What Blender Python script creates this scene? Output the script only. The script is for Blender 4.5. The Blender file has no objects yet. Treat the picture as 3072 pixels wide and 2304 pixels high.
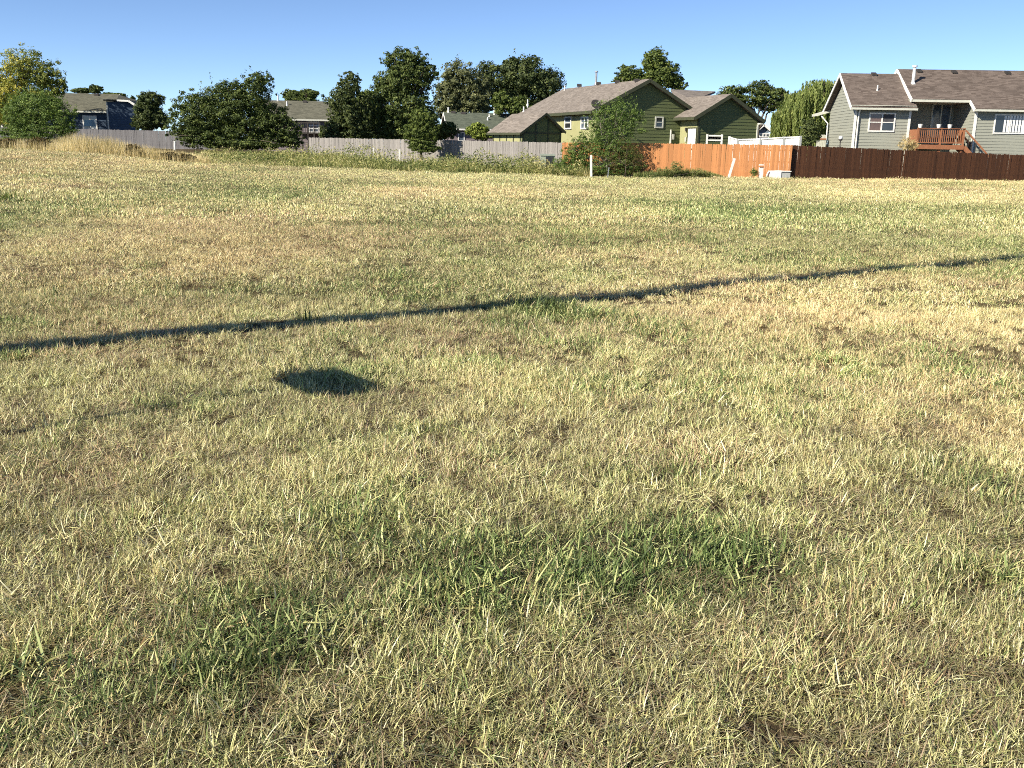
import bpy, math, random
import numpy as np
from mathutils import Vector, Matrix

random.seed(7)
rng = np.random.default_rng(7)
SC = bpy.context.scene
COL = SC.collection

# ------------------------------------------------------------------ camera
F, CX, CY = 2800.0, 1536.0, 1152.0
PIT = math.atan(708.0 / F)
ROLL = 0.018
EYE = 1.6
CAM = Vector((0, 0, EYE))
_X = Vector((1, 0, 0))
_UP = Vector((0, math.sin(PIT), math.cos(PIT)))
_FW = Vector((0, math.cos(PIT), -math.sin(PIT)))
cam_d = bpy.data.cameras.new('camera')
cam_d.sensor_width = 36.0
cam_d.lens = 36.0 * F / 3072.0
cam_d.clip_start = 0.05
cam_d.clip_end = 3000
cam = bpy.data.objects.new('camera', cam_d)
COL.objects.link(cam)
_r = _X * math.cos(ROLL) + _UP * math.sin(ROLL)
_u = -_X * math.sin(ROLL) + _UP * math.cos(ROLL)
m3 = Matrix((_r, _u, -_FW)).transposed()
cam.matrix_world = Matrix.Translation(CAM) @ m3.to_4x4()
SC.camera = cam

# ------------------------------------------------------------------ light
SUN_B = math.radians(36.0)      # direction the light travels, from +X towards +Y
SUN_E = math.radians(32.0)
world = bpy.data.worlds.new('World')
SC.world = world
world.use_nodes = True
wn = world.node_tree.nodes
sky = wn.new('ShaderNodeTexSky')
sky.sky_type = 'NISHITA'
sky.sun_disc = False
sky.sun_elevation = SUN_E
# sun stands at azimuth opposite to the travel direction
_to = (-math.cos(SUN_B), -math.sin(SUN_B))
sky.sun_rotation = math.atan2(_to[0], _to[1])
sky.altitude = 400
sky.air_density = 0.5
sky.dust_density = 0.0
sky.ozone_density = 3.0
bg = wn['Background']
bg.inputs['Strength'].default_value = 0.092
world.node_tree.links.new(sky.outputs['Color'], bg.inputs['Color'])
sun_d = bpy.data.lights.new('sun', 'SUN')
sun_d.energy = 5.0
sun_d.angle = math.radians(0.53)
sun_d.color = (1.0, 0.925, 0.78)
sun = bpy.data.objects.new('sun', sun_d)
COL.objects.link(sun)
_dir = Vector((math.cos(SUN_B) * math.cos(SUN_E), math.sin(SUN_B) * math.cos(SUN_E), -math.sin(SUN_E)))
sun.rotation_euler = _dir.to_track_quat('-Z', 'Y').to_euler()
sun.location = (-20, -15, 30)

SC.view_settings.view_transform = 'Standard'
SC.view_settings.look = 'None'
SC.view_settings.exposure = 0.92
SC.view_settings.gamma = 1.0
SC.view_settings.use_curve_mapping = False
SC.render.engine = 'CYCLES'
SC.cycles.max_bounces = 3
SC.cycles.diffuse_bounces = 2
SC.cycles.transmission_bounces = 2
SC.cycles.use_denoising = False
SC.cycles.use_adaptive_sampling = True
SC.cycles.adaptive_threshold = 0.012
SC.cycles.use_light_tree = False
SC.cycles.pixel_filter_type = 'BLACKMAN_HARRIS'
SC.cycles.filter_width = 1.0
SC.cycles.sample_clamp_indirect = 6.0

# ------------------------------------------------------------------ projection helpers
def ray(px, py):
    a = (px - CX) / F
    b = (CY - py) / F
    a2 = a * math.cos(ROLL) - b * math.sin(ROLL)
    b2 = b * math.cos(ROLL) + a * math.sin(ROLL)
    return _X * a2 + _UP * b2 + _FW

def at(px, py, Y):
    """the point at world depth Y seen at photograph pixel px, py"""
    d = ray(px, py)
    return CAM + d * (Y / d.y)

def ground_at(px, py):
    d = ray(px, py)
    t = -EYE / d.z
    return CAM + d * t

def lerp_table(x, xs, ys):
    return np.interp(x, xs, ys)

_TP = [-3000, 0, 250, 500, 700, 900, 1300, 1776, 2376, 3072, 6000]
_T55 = [.95, .93, .8, .42, .33, .25, .15, 0.02, .16, .15, .1]
_T72 = [1.1, 1.1, 1.0, 1.0, 1.02, .8, .5, .2, .2, .1, 0]

def sst(x, a, b):
    t = np.clip((x - a) / (b - a), 0, 1)
    return t * t * (3 - 2 * t)

def height(X, Y):
    X = np.asarray(X, float)
    Y = np.asarray(Y, float)
    Ys = np.maximum(Y, 4.0)
    px = CX + F * X / (Ys * 0.972)
    a = lerp_table(px, _TP, _T55)
    b = lerp_table(px, _TP, _T72)
    z = a * sst(Y, 24, 55) ** 1.0
    z = z + (b - a) * np.clip((Y - 55) / 17.0, 0, 1)
    z = z + 0.022 * np.sin(X * 0.55 + 1.3) * np.sin(Y * 0.37 + .4) + 0.010 * np.sin(X * 1.9 + Y * 0.8)
    return z

def zg(X, Y):
    return float(height(X, Y))

def vnoise(x, y, scale, seed):
    r = np.random.default_rng(seed)
    n = 256
    g = r.random((n, n))
    x = np.asarray(x, float) / scale + 1000.3
    y = np.asarray(y, float) / scale + 1000.7
    xi = np.floor(x).astype(int)
    yi = np.floor(y).astype(int)
    fx = x - xi
    fy = y - yi
    fx = fx * fx * (3 - 2 * fx)
    fy = fy * fy * (3 - 2 * fy)
    a = g[xi % n, yi % n]
    b = g[(xi + 1) % n, yi % n]
    c = g[xi % n, (yi + 1) % n]
    d = g[(xi + 1) % n, (yi + 1) % n]
    return (a * (1 - fx) + b * fx) * (1 - fy) + (c * (1 - fx) + d * fx) * fy

def fbm(x, y, scale, seed):
    return .55 * vnoise(x, y, scale, seed) + .3 * vnoise(x, y, scale / 2.3, seed + 1) + .15 * vnoise(x, y, scale / 5.1, seed + 2)

# ------------------------------------------------------------------ materials
class NT:
    def __init__(s, name):
        s.m = bpy.data.materials.new(name)
        s.m.use_nodes = True
        s.t = s.m.node_tree
        s.n = s.t.nodes
        s.n.clear()
        s.out = s.n.new('ShaderNodeOutputMaterial')
    def add(s, t, **k):
        n = s.n.new(t)
        for a, b in k.items():
            setattr(n, a, b)
        return n
    def link(s, a, b):
        s.t.links.new(a, b)
    def math(s, op, a, b=None):
        n = s.add('ShaderNodeMath', operation=op)
        for i, v in enumerate((a, b)):
            if v is None:
                continue
            if isinstance(v, (int, float)):
                n.inputs[i].default_value = v
            else:
                s.link(v, n.inputs[i])
        return n.outputs[0]
    def mix(s, fac, a, b, blend='MIX'):
        n = s.add('ShaderNodeMix', data_type='RGBA', blend_type=blend)
        for i, v in ((0, fac), (6, a), (7, b)):
            if isinstance(v, (int, float)):
                n.inputs[i].default_value = v
            elif isinstance(v, (tuple, list)):
                n.inputs[i].default_value = (*v[:3], 1)
            else:
                s.link(v, n.inputs[i])
        return n.outputs[2]
    def noise(s, vec, scale, detail=4, rough=.55):
        n = s.add('ShaderNodeTexNoise')
        n.inputs['Scale'].default_value = scale
        n.inputs['Detail'].default_value = detail
        n.inputs['Roughness'].default_value = rough
        if vec is not None:
            s.link(vec, n.inputs['Vector'])
        return n.outputs['Fac']
    def ramp(s, fac, stops):
        n = s.add('ShaderNodeValToRGB')
        e = n.color_ramp.elements
        while len(e) < len(stops):
            e.new(.5)
        for x, (p, c) in zip(e, stops):
            x.position = p
            x.color = (*c, 1)
        s.link(fac, n.inputs[0])
        return n.outputs[0]

def pmat(name, c1, c2=None, scale=6.0, rough=.8, bump=0.0, bscale=40.0, vary=0.0, stretch=None, spec=.3, metal=0.0, ramp=(.35, .65)):
    n = NT(name)
    co = n.add('ShaderNodeTexCoord').outputs['Object']
    if stretch:
        mp = n.add('ShaderNodeMapping')
        mp.inputs['Scale'].default_value = stretch
        n.link(co, mp.inputs[0])
        co = mp.outputs[0]
    bs = n.add('ShaderNodeBsdfPrincipled')
    bs.inputs['Roughness'].default_value = rough
    bs.inputs['Specular IOR Level'].default_value = spec
    bs.inputs['Metallic'].default_value = metal
    c2 = c2 or tuple(v * .8 for v in c1)
    fac = n.noise(co, scale)
    col = n.ramp(fac, [(ramp[0], c1), (ramp[1], c2)])
    if vary:
        oi = n.add('ShaderNodeObjectInfo').outputs['Random']
        hv = n.add('ShaderNodeHueSaturation')
        n.link(n.math('ADD', n.math('MULTIPLY', oi, vary), 1 - vary / 2), hv.inputs['Value'])
        n.link(col, hv.inputs['Color'])
        col = hv.outputs[0]
    n.link(col, bs.inputs['Base Color'])
    if bump:
        b = n.add('ShaderNodeBump')
        b.inputs['Strength'].default_value = bump
        b.inputs['Distance'].default_value = 0.02
        n.link(n.noise(co, bscale), b.inputs['Height'])
        n.link(b.outputs[0], bs.inputs['Normal'])
    n.link(bs.outputs[0], n.out.inputs[0])
    return n.m

def roof_mat(name, c1, c2, course=0.075):
    n = NT(name)
    tc = n.add('ShaderNodeTexCoord').outputs['Object']
    sep = n.add('ShaderNodeSeparateXYZ')
    n.link(tc, sep.inputs[0])
    zrow = n.math('DIVIDE', sep.outputs[2], course)
    row = n.math('FLOOR', zrow)
    fr = n.math('FRACT', zrow)
    cmb = n.add('ShaderNodeCombineXYZ')
    n.link(n.math('FLOOR', n.math('ADD', n.math('MULTIPLY', sep.outputs[0], 3.2), n.math('MULTIPLY', row, .37))), cmb.inputs[0])
    n.link(n.math('FLOOR', n.math('MULTIPLY', sep.outputs[1], 3.2)), cmb.inputs[1])
    n.link(row, cmb.inputs[2])
    wn_ = n.add('ShaderNodeTexWhiteNoise')
    n.link(cmb.outputs[0], wn_.inputs[0])
    big = n.noise(tc, 1.3, 4)
    f = n.math('ADD', n.math('MULTIPLY', wn_.outputs['Value'], .6), n.math('MULTIPLY', big, .5))
    col = n.ramp(f, [(.2, c1), (.85, c2)])
    dark = n.math('LESS_THAN', fr, .16)
    col = n.mix(n.math('MULTIPLY', dark, .45), col, tuple(v * .45 for v in c1))
    bs = n.add('ShaderNodeBsdfPrincipled')
    bs.inputs['Roughness'].default_value = .92
    bs.inputs['Specular IOR Level'].default_value = .15
    n.link(col, bs.inputs['Base Color'])
    b = n.add('ShaderNodeBump')
    b.inputs['Strength'].default_value = .5
    b.inputs['Distance'].default_value = .02
    n.link(n.math('ADD', n.noise(tc, 60), fr), b.inputs['Height'])
    n.link(b.outputs[0], bs.inputs['Normal'])
    n.link(bs.outputs[0], n.out.inputs[0])
    return n.m

def leaf_mat(name, stops, trans=.3, rough=.6, spec=.25):
    """foliage: colour by a per-leaf attribute, some light let through"""
    n = NT(name)
    at_ = n.add('ShaderNodeAttribute', attribute_name='shade')
    col = n.ramp(at_.outputs['Fac'], stops)
    bs = n.add('ShaderNodeBsdfPrincipled')
    bs.inputs['Roughness'].default_value = rough
    bs.inputs['Specular IOR Level'].default_value = spec
    n.link(col, bs.inputs['Base Color'])
    tr = n.add('ShaderNodeBsdfTranslucent')
    n.link(n.mix(1.0, col, (1.0, 1.05, .6), 'MULTIPLY'), tr.inputs['Color'])
    mx = n.add('ShaderNodeMixShader')
    mx.inputs[0].default_value = trans
    n.link(bs.outputs[0], mx.inputs[1])
    n.link(tr.outputs[0], mx.inputs[2])
    n.link(mx.outputs[0], n.out.inputs[0])
    return n.m

def glass_mat(name, c, rough=.08):
    n = NT(name)
    bs = n.add('ShaderNodeBsdfPrincipled')
    co = n.add('ShaderNodeTexCoord').outputs['Object']
    n.link(n.ramp(n.noise(co, 1.5, 2), [(.3, c), (.7, tuple(v * .6 for v in c))]), bs.inputs['Base Color'])
    bs.inputs['Roughness'].default_value = rough
    bs.inputs['Specular IOR Level'].default_value = .8
    n.link(bs.outputs[0], n.out.inputs[0])
    return n.m

def grass_mat():
    n = NT('mown_grass')
    shade = n.add('ShaderNodeAttribute', attribute_name='shade').outputs['Fac']
    along = n.add('ShaderNodeAttribute', attribute_name='along').outputs['Fac']
    green = n.add('ShaderNodeAttribute', attribute_name='green', attribute_type='INSTANCER').outputs['Fac']
    gold = n.add('ShaderNodeAttribute', attribute_name='gold', attribute_type='INSTANCER').outputs['Fac']
    rust = n.add('ShaderNodeAttribute', attribute_name='rust', attribute_type='INSTANCER').outputs['Fac']
    val = n.add('ShaderNodeAttribute', attribute_name='val', attribute_type='INSTANCER').outputs['Fac']
    straw = n.ramp(shade, [(0, (.24, .18, .09)), (.28, (.52, .43, .20)), (.55, (.78, .69, .37)), (1, (.92, .87, .58))])
    golden = n.ramp(shade, [(0, (.34, .22, .10)), (.4, (.72, .56, .27)), (1, (.90, .78, .46))])
    rusty = n.ramp(shade, [(0, (.22, .13, .07)), (.5, (.60, .42, .24)), (1, (.82, .66, .44))])
    grn = n.ramp(shade, [(0, (.05, .075, .022)), (.35, (.105, .155, .045)), (.7, (.235, .31, .10)), (1, (.58, .60, .26))])
    ygr = n.ramp(shade, [(0, (.17, .165, .055)), (.5, (.57, .545, .22)), (1, (.86, .83, .43))])
    # yellow-green base mixed blade by blade
    wn_ = n.add('ShaderNodeAttribute', attribute_name='pick').outputs['Fac']
    c = n.mix(n.math('LESS_THAN', wn_, n.math('ADD', .58, n.math('MULTIPLY', green, .4))), straw, ygr)
    c = n.mix(n.math('LESS_THAN', n.math('FRACT', n.math('MULTIPLY', wn_, 7.13)), gold), c, golden)
    c = n.mix(n.math('LESS_THAN', n.math('FRACT', n.math('MULTIPLY', wn_, 13.7)), rust), c, rusty)
    c = n.mix(n.math('LESS_THAN', n.math('FRACT', n.math('MULTIPLY', wn_, 3.31)), green), c, grn)
    hv = n.add('ShaderNodeHueSaturation')
    n.link(val, hv.inputs['Value'])
    n.link(c, hv.inputs['Color'])
    c = hv.outputs[0]
    bs = n.add('ShaderNodeBsdfPrincipled')
    bs.inputs['Roughness'].default_value = .55
    bs.inputs['Specular IOR Level'].default_value = .3
    n.link(c, bs.inputs['Base Color'])
    tr = n.add('ShaderNodeBsdfTranslucent')
    n.link(c, tr.inputs['Color'])
    mx = n.add('ShaderNodeMixShader')
    mx.inputs[0].default_value = .16
    n.link(bs.outputs[0], mx.inputs[1])
    n.link(tr.outputs[0], mx.inputs[2])
    n.link(mx.outputs[0], n.out.inputs[0])
    return n.m

M = {}
M['grass'] = grass_mat()
M['roof_tan'] = roof_mat('brown shingles', (.145, .124, .107), (.235, .203, .178))
M['roof_brown'] = roof_mat('dark brown shingles', (.085, .066, .056), (.16, .128, .11))
M['roof_olive'] = roof_mat('olive shingles', (.085, .083, .062), (.145, .14, .105))
M['roof_green'] = roof_mat('green grey shingles', (.07, .082, .062), (.12, .135, .10))
M['green_shaded'] = pmat('shaded green wall', (.105, .125, .052), (.09, .107, .045), 3, .75, .15, 30, vary=.10, stretch=(1, 1, 8))  # wall green for the gables, their shade put into a darker tone
M['green_sunlit'] = pmat('sunlit green wall', (.32, .315, .16), (.285, .28, .14), 3, .75, .1, 30)  # same walls' green on the sun side, sunlight put into a lighter tone
M['green_trim'] = pmat('dark green trim', (.06, .065, .035), (.045, .05, .03), 5, .7)
M['grey_siding'] = pmat('grey siding', (.27, .275, .23), (.24, .245, .205), 3, .75, .12, 30, vary=.08, stretch=(1, 1, 8))
M['blue_siding'] = pmat('navy siding', (.035, .06, .10), (.028, .05, .085), 3, .7, .1, 30, vary=.1, stretch=(1, 1, 8))
M['mauve_siding'] = pmat('mauve siding', (.18, .15, .157), (.155, .13, .138), 3, .75, .1, 30, vary=.08)
M['slate_siding'] = pmat('slate siding', (.16, .20, .24), (.14, .18, .22), 3, .75)
M['white'] = pmat('white paint', (.70, .69, .65), (.60, .59, .55), 4, .6, .05, 20)
M['cream'] = pmat('cream trim', (.50, .50, .43), (.44, .44, .38), 4, .6)
M['soffit'] = pmat('soffit', (.55, .55, .47), (.5, .5, .43), 4, .7)
M['wood_grey'] = pmat('weathered grey pickets', (.27, .252, .235), (.165, .152, .142), 5, .88, .4, 25, vary=.35, stretch=(9, 9, .8))
M['wood_old'] = pmat('old dark grey pickets', (.17, .165, .17), (.105, .10, .105), 5, .9, .4, 25, vary=.3, stretch=(9, 9, .8))
M['wood_orange'] = pmat('orange stained pickets', (.44, .195, .075), (.37, .155, .057), 5, .75, .3, 25, vary=.34, stretch=(9, 9, .8))
M['wood_brown'] = pmat('dark brown stained pickets', (.082, .033, .0135), (.048, .019, .009), 5, .7, .3, 25, vary=.55, stretch=(9, 9, .8))
M['deck_wood'] = pmat('red cedar deck', (.29, .12, .058), (.22, .088, .042), 5, .7, .2, 25, vary=.2, stretch=(6, 6, 1))
M['dark_wood'] = pmat('dark deck wood', (.06, .05, .045), (.04, .035, .03), 5, .8, .2, 25)
M['vent_dark'] = pmat('dark vent', (.035, .03, .028), (.05, .045, .04), 8, .7)
M['pipe_white'] = pmat('white pipe', (.72, .72, .70), (.60, .60, .58), 6, .5)
M['metal'] = pmat('galvanised metal', (.42, .43, .44), (.33, .34, .35), 8, .4, metal=.6)
M['glass'] = glass_mat('window glass', (.03, .035, .04))
M['glass_red'] = glass_mat('curtained glass', (.16, .10, .08), .2)
M['glass_blue'] = glass_mat('slider glass', (.10, .13, .17), .1)
M['screen_dark'] = pmat('insect screen', (.07, .07, .075), (.05, .05, .055), 5, .8)
M['curtain'] = pmat('white vertical blinds', (.78, .78, .76), (.66, .66, .65), 4, .8)
M['bark'] = pmat('bark', (.13, .10, .075), (.07, .055, .042), 8, .9, .6, 20, stretch=(3, 3, .7))
M['bark_pale'] = pmat('pale bark', (.30, .27, .22), (.18, .16, .13), 8, .9, .5, 20, stretch=(3, 3, .7))
M['pole'] = pmat('pole timber', (.20, .15, .11), (.13, .10, .07), 6, .9, .4, 20, stretch=(4, 4, .5))
M['steel'] = pmat('sign post steel', (.35, .37, .35), (.28, .29, .28), 6, .5, metal=.5)
M['sign_back'] = pmat('sign aluminium', (.5, .5, .5), (.42, .42, .42), 6, .45, metal=.6)
M['box_green'] = pmat('utility green paint', (.30, .33, .27), (.25, .28, .22), 5, .5)
M['box_white'] = pmat('pedestal white plastic', (.72, .71, .67), (.64, .63, .59), 5, .5)
M['box_grey'] = pmat('concrete grey', (.36, .37, .36), (.30, .31, .30), 8, .8)  # also colours the pedestal's shaded side
M['black_cover'] = pmat('black cover', (.02, .022, .026), (.03, .032, .036), 5, .7)
M['teal'] = pmat('patio umbrella cloth', (.24, .36, .38), (.2, .3, .33), 5, .8)

M['leaf_dark'] = leaf_mat('dark leaves', [(0, (0.028, 0.045, 0.013)), (.5, (0.092, 0.126, 0.034)), (1, (0.224, 0.259, 0.070))])
M['leaf_mid'] = leaf_mat('mid green leaves', [(0, (0.039, 0.063, 0.014)), (.5, (0.109, 0.147, 0.034)), (1, (0.238, 0.280, 0.070))])
M['leaf_grey'] = leaf_mat('grey green leaves', [(0, (0.063, 0.073, 0.031)), (.5, (0.147, 0.161, 0.070)), (1, (0.266, 0.273, 0.126))])
M['leaf_black'] = leaf_mat('deep conifer leaves', [(0, (0.022, 0.035, 0.013)), (.5, (0.070, 0.095, 0.032)), (1, (0.175, 0.203, 0.063))])
M['leaf_yellow'] = leaf_mat('yellowing leaves', [(0, (0.070, 0.105, 0.025)), (.45, (0.196, 0.231, 0.049)), (.8, (0.420, 0.392, 0.077)), (1, (0.588, 0.504, 0.098))])
M['leaf_fresh'] = leaf_mat('fresh green leaves', [(0, (0.049, 0.084, 0.020)), (.5, (0.133, 0.203, 0.048)), (1, (0.280, 0.350, 0.091))])
M['leaf_bright'] = leaf_mat('bright green leaves', [(0, (0.070, 0.112, 0.021)), (.5, (0.210, 0.266, 0.049)), (1, (0.420, 0.462, 0.112))])
M['leaf_willow'] = leaf_mat('willow leaves', [(0, (0.077, 0.112, 0.028)), (.5, (0.217, 0.266, 0.077)), (1, (0.434, 0.462, 0.154))], trans=.4)
M['leaf_rust'] = leaf_mat('rusty weed leaves', [(0, (.05, .04, .018)), (.5, (.14, .10, .035)), (1, (.26, .17, .07))])
M['weed'] = leaf_mat('field weed leaves', [(0, (.035, .055, .015)), (.4, (.15, .19, .055)), (.75, (.38, .37, .14)), (1, (.58, .50, .25))])
M['dry_reed'] = leaf_mat('tall dry grass stems', [(0, (.16, .14, .05)), (.3, (.40, .33, .15)), (.55, (.60, .46, .23)), (1, (.78, .65, .38))], trans=.25)

# ------------------------------------------------------------------ object helpers
def tag(o, label=None, cat=None, group=None, kind=None):
    if label: o['label'] = label
    if cat: o['category'] = cat
    if group: o['group'] = group
    if kind: o['kind'] = kind
    return o

def thing(name, loc, label, cat, group=None):
    o = bpy.data.objects.new(name, None)
    o.empty_display_size = .2
    COL.objects.link(o)
    o.location = loc
    o['root'] = 1
    del o['root']
    tag(o, label, cat, group)
    return o

def root_loc(o):
    while o.parent:
        o = o.parent
    return o.location.copy()

def link_mesh(name, me, mat, parent=None):
    o = bpy.data.objects.new(name, me)
    if mat is not None and len(me.materials) == 0:
        me.materials.append(mat)
    COL.objects.link(o)
    if parent is not None:
        o.parent = parent
    return o

class MB:
    """collects shapes in world coordinates; build() links them as one mesh"""
    def __init__(s):
        s.v, s.f = [], []
    def poly(s, pts):
        i = len(s.v)
        s.v += [tuple(p) for p in pts]
        s.f.append(tuple(range(i, i + len(pts))))
    def prism(s, pts, vec):
        i = len(s.v)
        n = len(pts)
        vec = Vector(vec)
        s.v += [tuple(p) for p in pts] + [tuple(Vector(p) + vec) for p in pts]
        s.f.append(tuple(range(i, i + n)))
        s.f.append(tuple(range(i + 2 * n - 1, i + n - 1, -1)))
        for k in range(n):
            j = (k + 1) % n
            s.f.append((i + j, i + k, i + n + k, i + n + j))
        return s
    def box(s, lo, hi):
        (a, b, c), (d, e, f_) = lo, hi
        return s.prism([(a, b, c), (d, b, c), (d, e, c), (a, e, c)], (0, 0, f_ - c))
    def fbox(s, fr, s0, s1, v0, v1, z0, z1):
        return s.prism([fr.W(s0, v0, z0), fr.W(s1, v0, z0), fr.W(s1, v1, z0), fr.W(s0, v1, z0)], (0, 0, z1 - z0))
    def bar(s, p0, p1, w, h=None, up=(0, 0, 1)):
        p0, p1 = Vector(p0), Vector(p1)
        d = (p1 - p0).normalized()
        up = Vector(up)
        if abs(d.dot(up)) > .98:
            up = Vector((1, 0, 0))
        sd = d.cross(up).normalized()
        u2 = sd.cross(d).normalized()
        h = h or w
        q = [p0 - sd * w / 2 - u2 * h / 2, p0 + sd * w / 2 - u2 * h / 2, p0 + sd * w / 2 + u2 * h / 2, p0 - sd * w / 2 + u2 * h / 2]
        return s.prism(q, p1 - p0)
    def tube(s, pts, rads, n=8, cap=True):
        pts = [Vector(p) for p in pts]
        i = len(s.v)
        for k, p in enumerate(pts):
            d = (pts[min(k + 1, len(pts) - 1)] - pts[max(k - 1, 0)]).normalized()
            a = Vector((1, 0, 0)) if abs(d.x) < .8 else Vector((0, 1, 0))
            u = d.cross(a).normalized()
            w = d.cross(u)
            for j in range(n):
                t = 2 * math.pi * j / n
                s.v.append(tuple(p + (u * math.cos(t) + w * math.sin(t)) * rads[k]))
        for k in range(len(pts) - 1):
            for j in range(n):
                a, b = i + k * n + j, i + k * n + (j + 1) % n
                s.f.append((a, b, b + n, a + n))
        if cap:
            s.f.append(tuple(i + j for j in range(n))[::-1])
            e = i + (len(pts) - 1) * n
            s.f.append(tuple(e + j for j in range(n)))
        return s
    def build(s, name, mat, parent=None, smooth=False, origin=None):
        o0 = root_loc(parent) if parent is not None else Vector(origin or (0, 0, 0))
        me = bpy.data.meshes.new(name)
        vv = [(a - o0.x, b - o0.y, c - o0.z) for a, b, c in s.v]
        me.from_pydata(vv, [], s.f)
        me.update()
        if smooth:
            for p in me.polygons:
                p.use_smooth = True
        o = link_mesh(name, me, mat, parent)
        if parent is None:
            o.location = o0
        return o

def cluster_mesh(name, V, Fc, mat, attrs, parent=None, origin=None, smooth=False):
    """V (N,3) world, Fc (M,k) all of one size"""
    o0 = root_loc(parent) if parent is not None else Vector(origin or (0, 0, 0))
    V = np.asarray(V, float) - np.array(o0)
    Fc = np.asarray(Fc, np.int32)
    k = Fc.shape[1]
    me = bpy.data.meshes.new(name)
    me.vertices.add(len(V))
    me.vertices.foreach_set('co', V.ravel().astype(np.float32))
    me.loops.add(Fc.size)
    me.loops.foreach_set('vertex_index', Fc.ravel())
    me.polygons.add(len(Fc))
    me.polygons.foreach_set('loop_start', np.arange(0, Fc.size, k, dtype=np.int32))
    me.polygons.foreach_set('loop_total', np.full(len(Fc), k, np.int32))
    if smooth:
        me.polygons.foreach_set('use_smooth', np.ones(len(Fc), bool))
    me.update(calc_edges=True)
    for an, av in attrs.items():
        a = me.attributes.new(an, 'FLOAT', 'POINT')
        a.data.foreach_set('value', np.asarray(av, np.float32))
    if name is None:
        return me
    if parent == 'mesh':
        return me
    o = link_mesh(name, me, mat, parent)
    if parent is None:
        o.location = o0
    return o

class Frame:
    """a vertical plane: U runs along it, V goes back behind it"""
    def __init__(s, px, py, Y, phi):
        p = at(px, py, Y)
        s.O = Vector((p.x, p.y, 0))
        a = math.radians(phi)
        s.U = Vector((math.cos(a), math.sin(a), 0))
        s.V = Vector((-math.sin(a), math.cos(a), 0))
    def W(s, u, v, z):
        return s.O + s.U * u + s.V * v + Vector((0, 0, z))
    def L(s, px, py, v=0.0):
        """pixel -> (u, z) on the plane at offset v"""
        d = ray(px, py)
        P0 = s.O + s.V * v
        t = (P0 - CAM).dot(s.V) / d.dot(s.V)
        p = CAM + d * t
        return (p - s.O).dot(s.U), p.z
    def S(s, px, py, u=0.0):
        """pixel -> (v, z) on the side plane at offset u along U"""
        d = ray(px, py)
        P0 = s.O + s.U * u
        t = (P0 - CAM).dot(s.U) / d.dot(s.U)
        p = CAM + d * t
        return (p - s.O).dot(s.V), p.z
    def P(s, px, py, v=0.0):
        u, z = s.L(px, py, v)
        return s.W(u, v, z)

def clip_band(poly, z0, z1):
    def clip(ps, zc, keep_above):
        out = []
        for i in range(len(ps)):
            a, b = ps[i], ps[(i + 1) % len(ps)]
            ia = (a[1] >= zc) if keep_above else (a[1] <= zc)
            ib = (b[1] >= zc) if keep_above else (b[1] <= zc)
            if ia: out.append(a)
            if ia != ib:
                t = (zc - a[1]) / (b[1] - a[1])
                out.append((a[0] + t * (b[0] - a[0]), zc))
        return out
    r = clip(poly, z0, True)
    return clip(r, z1, False) if len(r) > 2 else []

def siding_wall(house, to3, nrm, poly, mat, expo=.2, thick=.15, name='wall'):
    """a wall panel with lap siding boards; poly in (u, z), to3(u, z) -> world, nrm points out"""
    w = MB().prism([to3(u, z) for u, z in poly], -nrm * thick).build(name, mat, house)
    z0 = min(p[1] for p in poly)
    z1 = max(p[1] for p in poly)
    z = z0
    while z < z1 - .03:
        c = clip_band(poly, z, min(z + expo, z1))
        if len(c) >= 3:
            mb = MB()
            n = len(c)
            i = 0
            fr = [to3(u, q) + nrm * (.028 - .022 * (q - z) / expo) for u, q in c]
            bk = [to3(u, q) + nrm * .002 for u, q in c]
            mb.v += [tuple(p) for p in fr + bk]
            mb.f.append(tuple(range(n)))
            for k in range(n):
                j = (k + 1) % n
                mb.f.append((j, k, n + k, n + j))
            mb.build('siding_board', mat, w)
        z += expo
    return w

def window(house, fr, u0, u1, z0, z1, nrm, to3, nx=1, ny=2, fw=.07, frame_mat=None, panes=None, out=.05):
    """a framed window: ring and mullions as the window, each pane its own sub-part"""
    fm = frame_mat or M['white']
    mb = MB()
    def bx(a, b, c, d, o0, o1):
        q = [to3(a, c) + nrm * o0, to3(b, c) + nrm * o0, to3(b, d) + nrm * o0, to3(a, d) + nrm * o0]
        mb.prism(q, nrm * (o1 - o0))
    bx(u0, u0 + fw, z0, z1, .0, out + .03)
    bx(u1 - fw, u1, z0, z1, .0, out + .03)
    bx(u0 + fw, u1 - fw, z0, z0 + fw, .0, out + .028)
    bx(u0 + fw, u1 - fw, z1 - fw, z1, .0, out + .028)
    us = np.linspace(u0 + fw, u1 - fw, nx + 1)
    zs = np.linspace(z0 + fw, z1 - fw, ny + 1)
    for k in range(1, nx):
        bx(us[k] - fw * .5, us[k] + fw * .5, z0 + fw, z1 - fw, .0, out + .026)
    for k in range(1, ny):
        bx(u0 + fw, u1 - fw, zs[k] - fw * .3, zs[k] + fw * .3, .0, out + .02)
    w = mb.build('window', fm, house)
    q = 0
    for j in range(ny):
        for i in range(nx):
            pm = MB()
            a, b, c, d = us[i], us[i + 1], zs[j], zs[j + 1]
            pts = [to3(a, c) + nrm * .034, to3(b, c) + nrm * .034, to3(b, d) + nrm * .034, to3(a, d) + nrm * .034]
            pm.prism(pts, nrm * .008)
            mt = M['glass'] if panes is None else panes[q % len(panes)]
            pm.build('pane', mt, w)
            q += 1
    return w

def slab(pts, th, mat, name, parent, up=None):
    """roof plane from its top outline, th thick downwards"""
    a, b, c = Vector(pts[0]), Vector(pts[1]), Vector(pts[2])
    n = (b - a).cross(c - a).normalized()
    if n.z < 0: n = -n
    return MB().prism(pts, -n * th).build(name, mat, parent)

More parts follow.
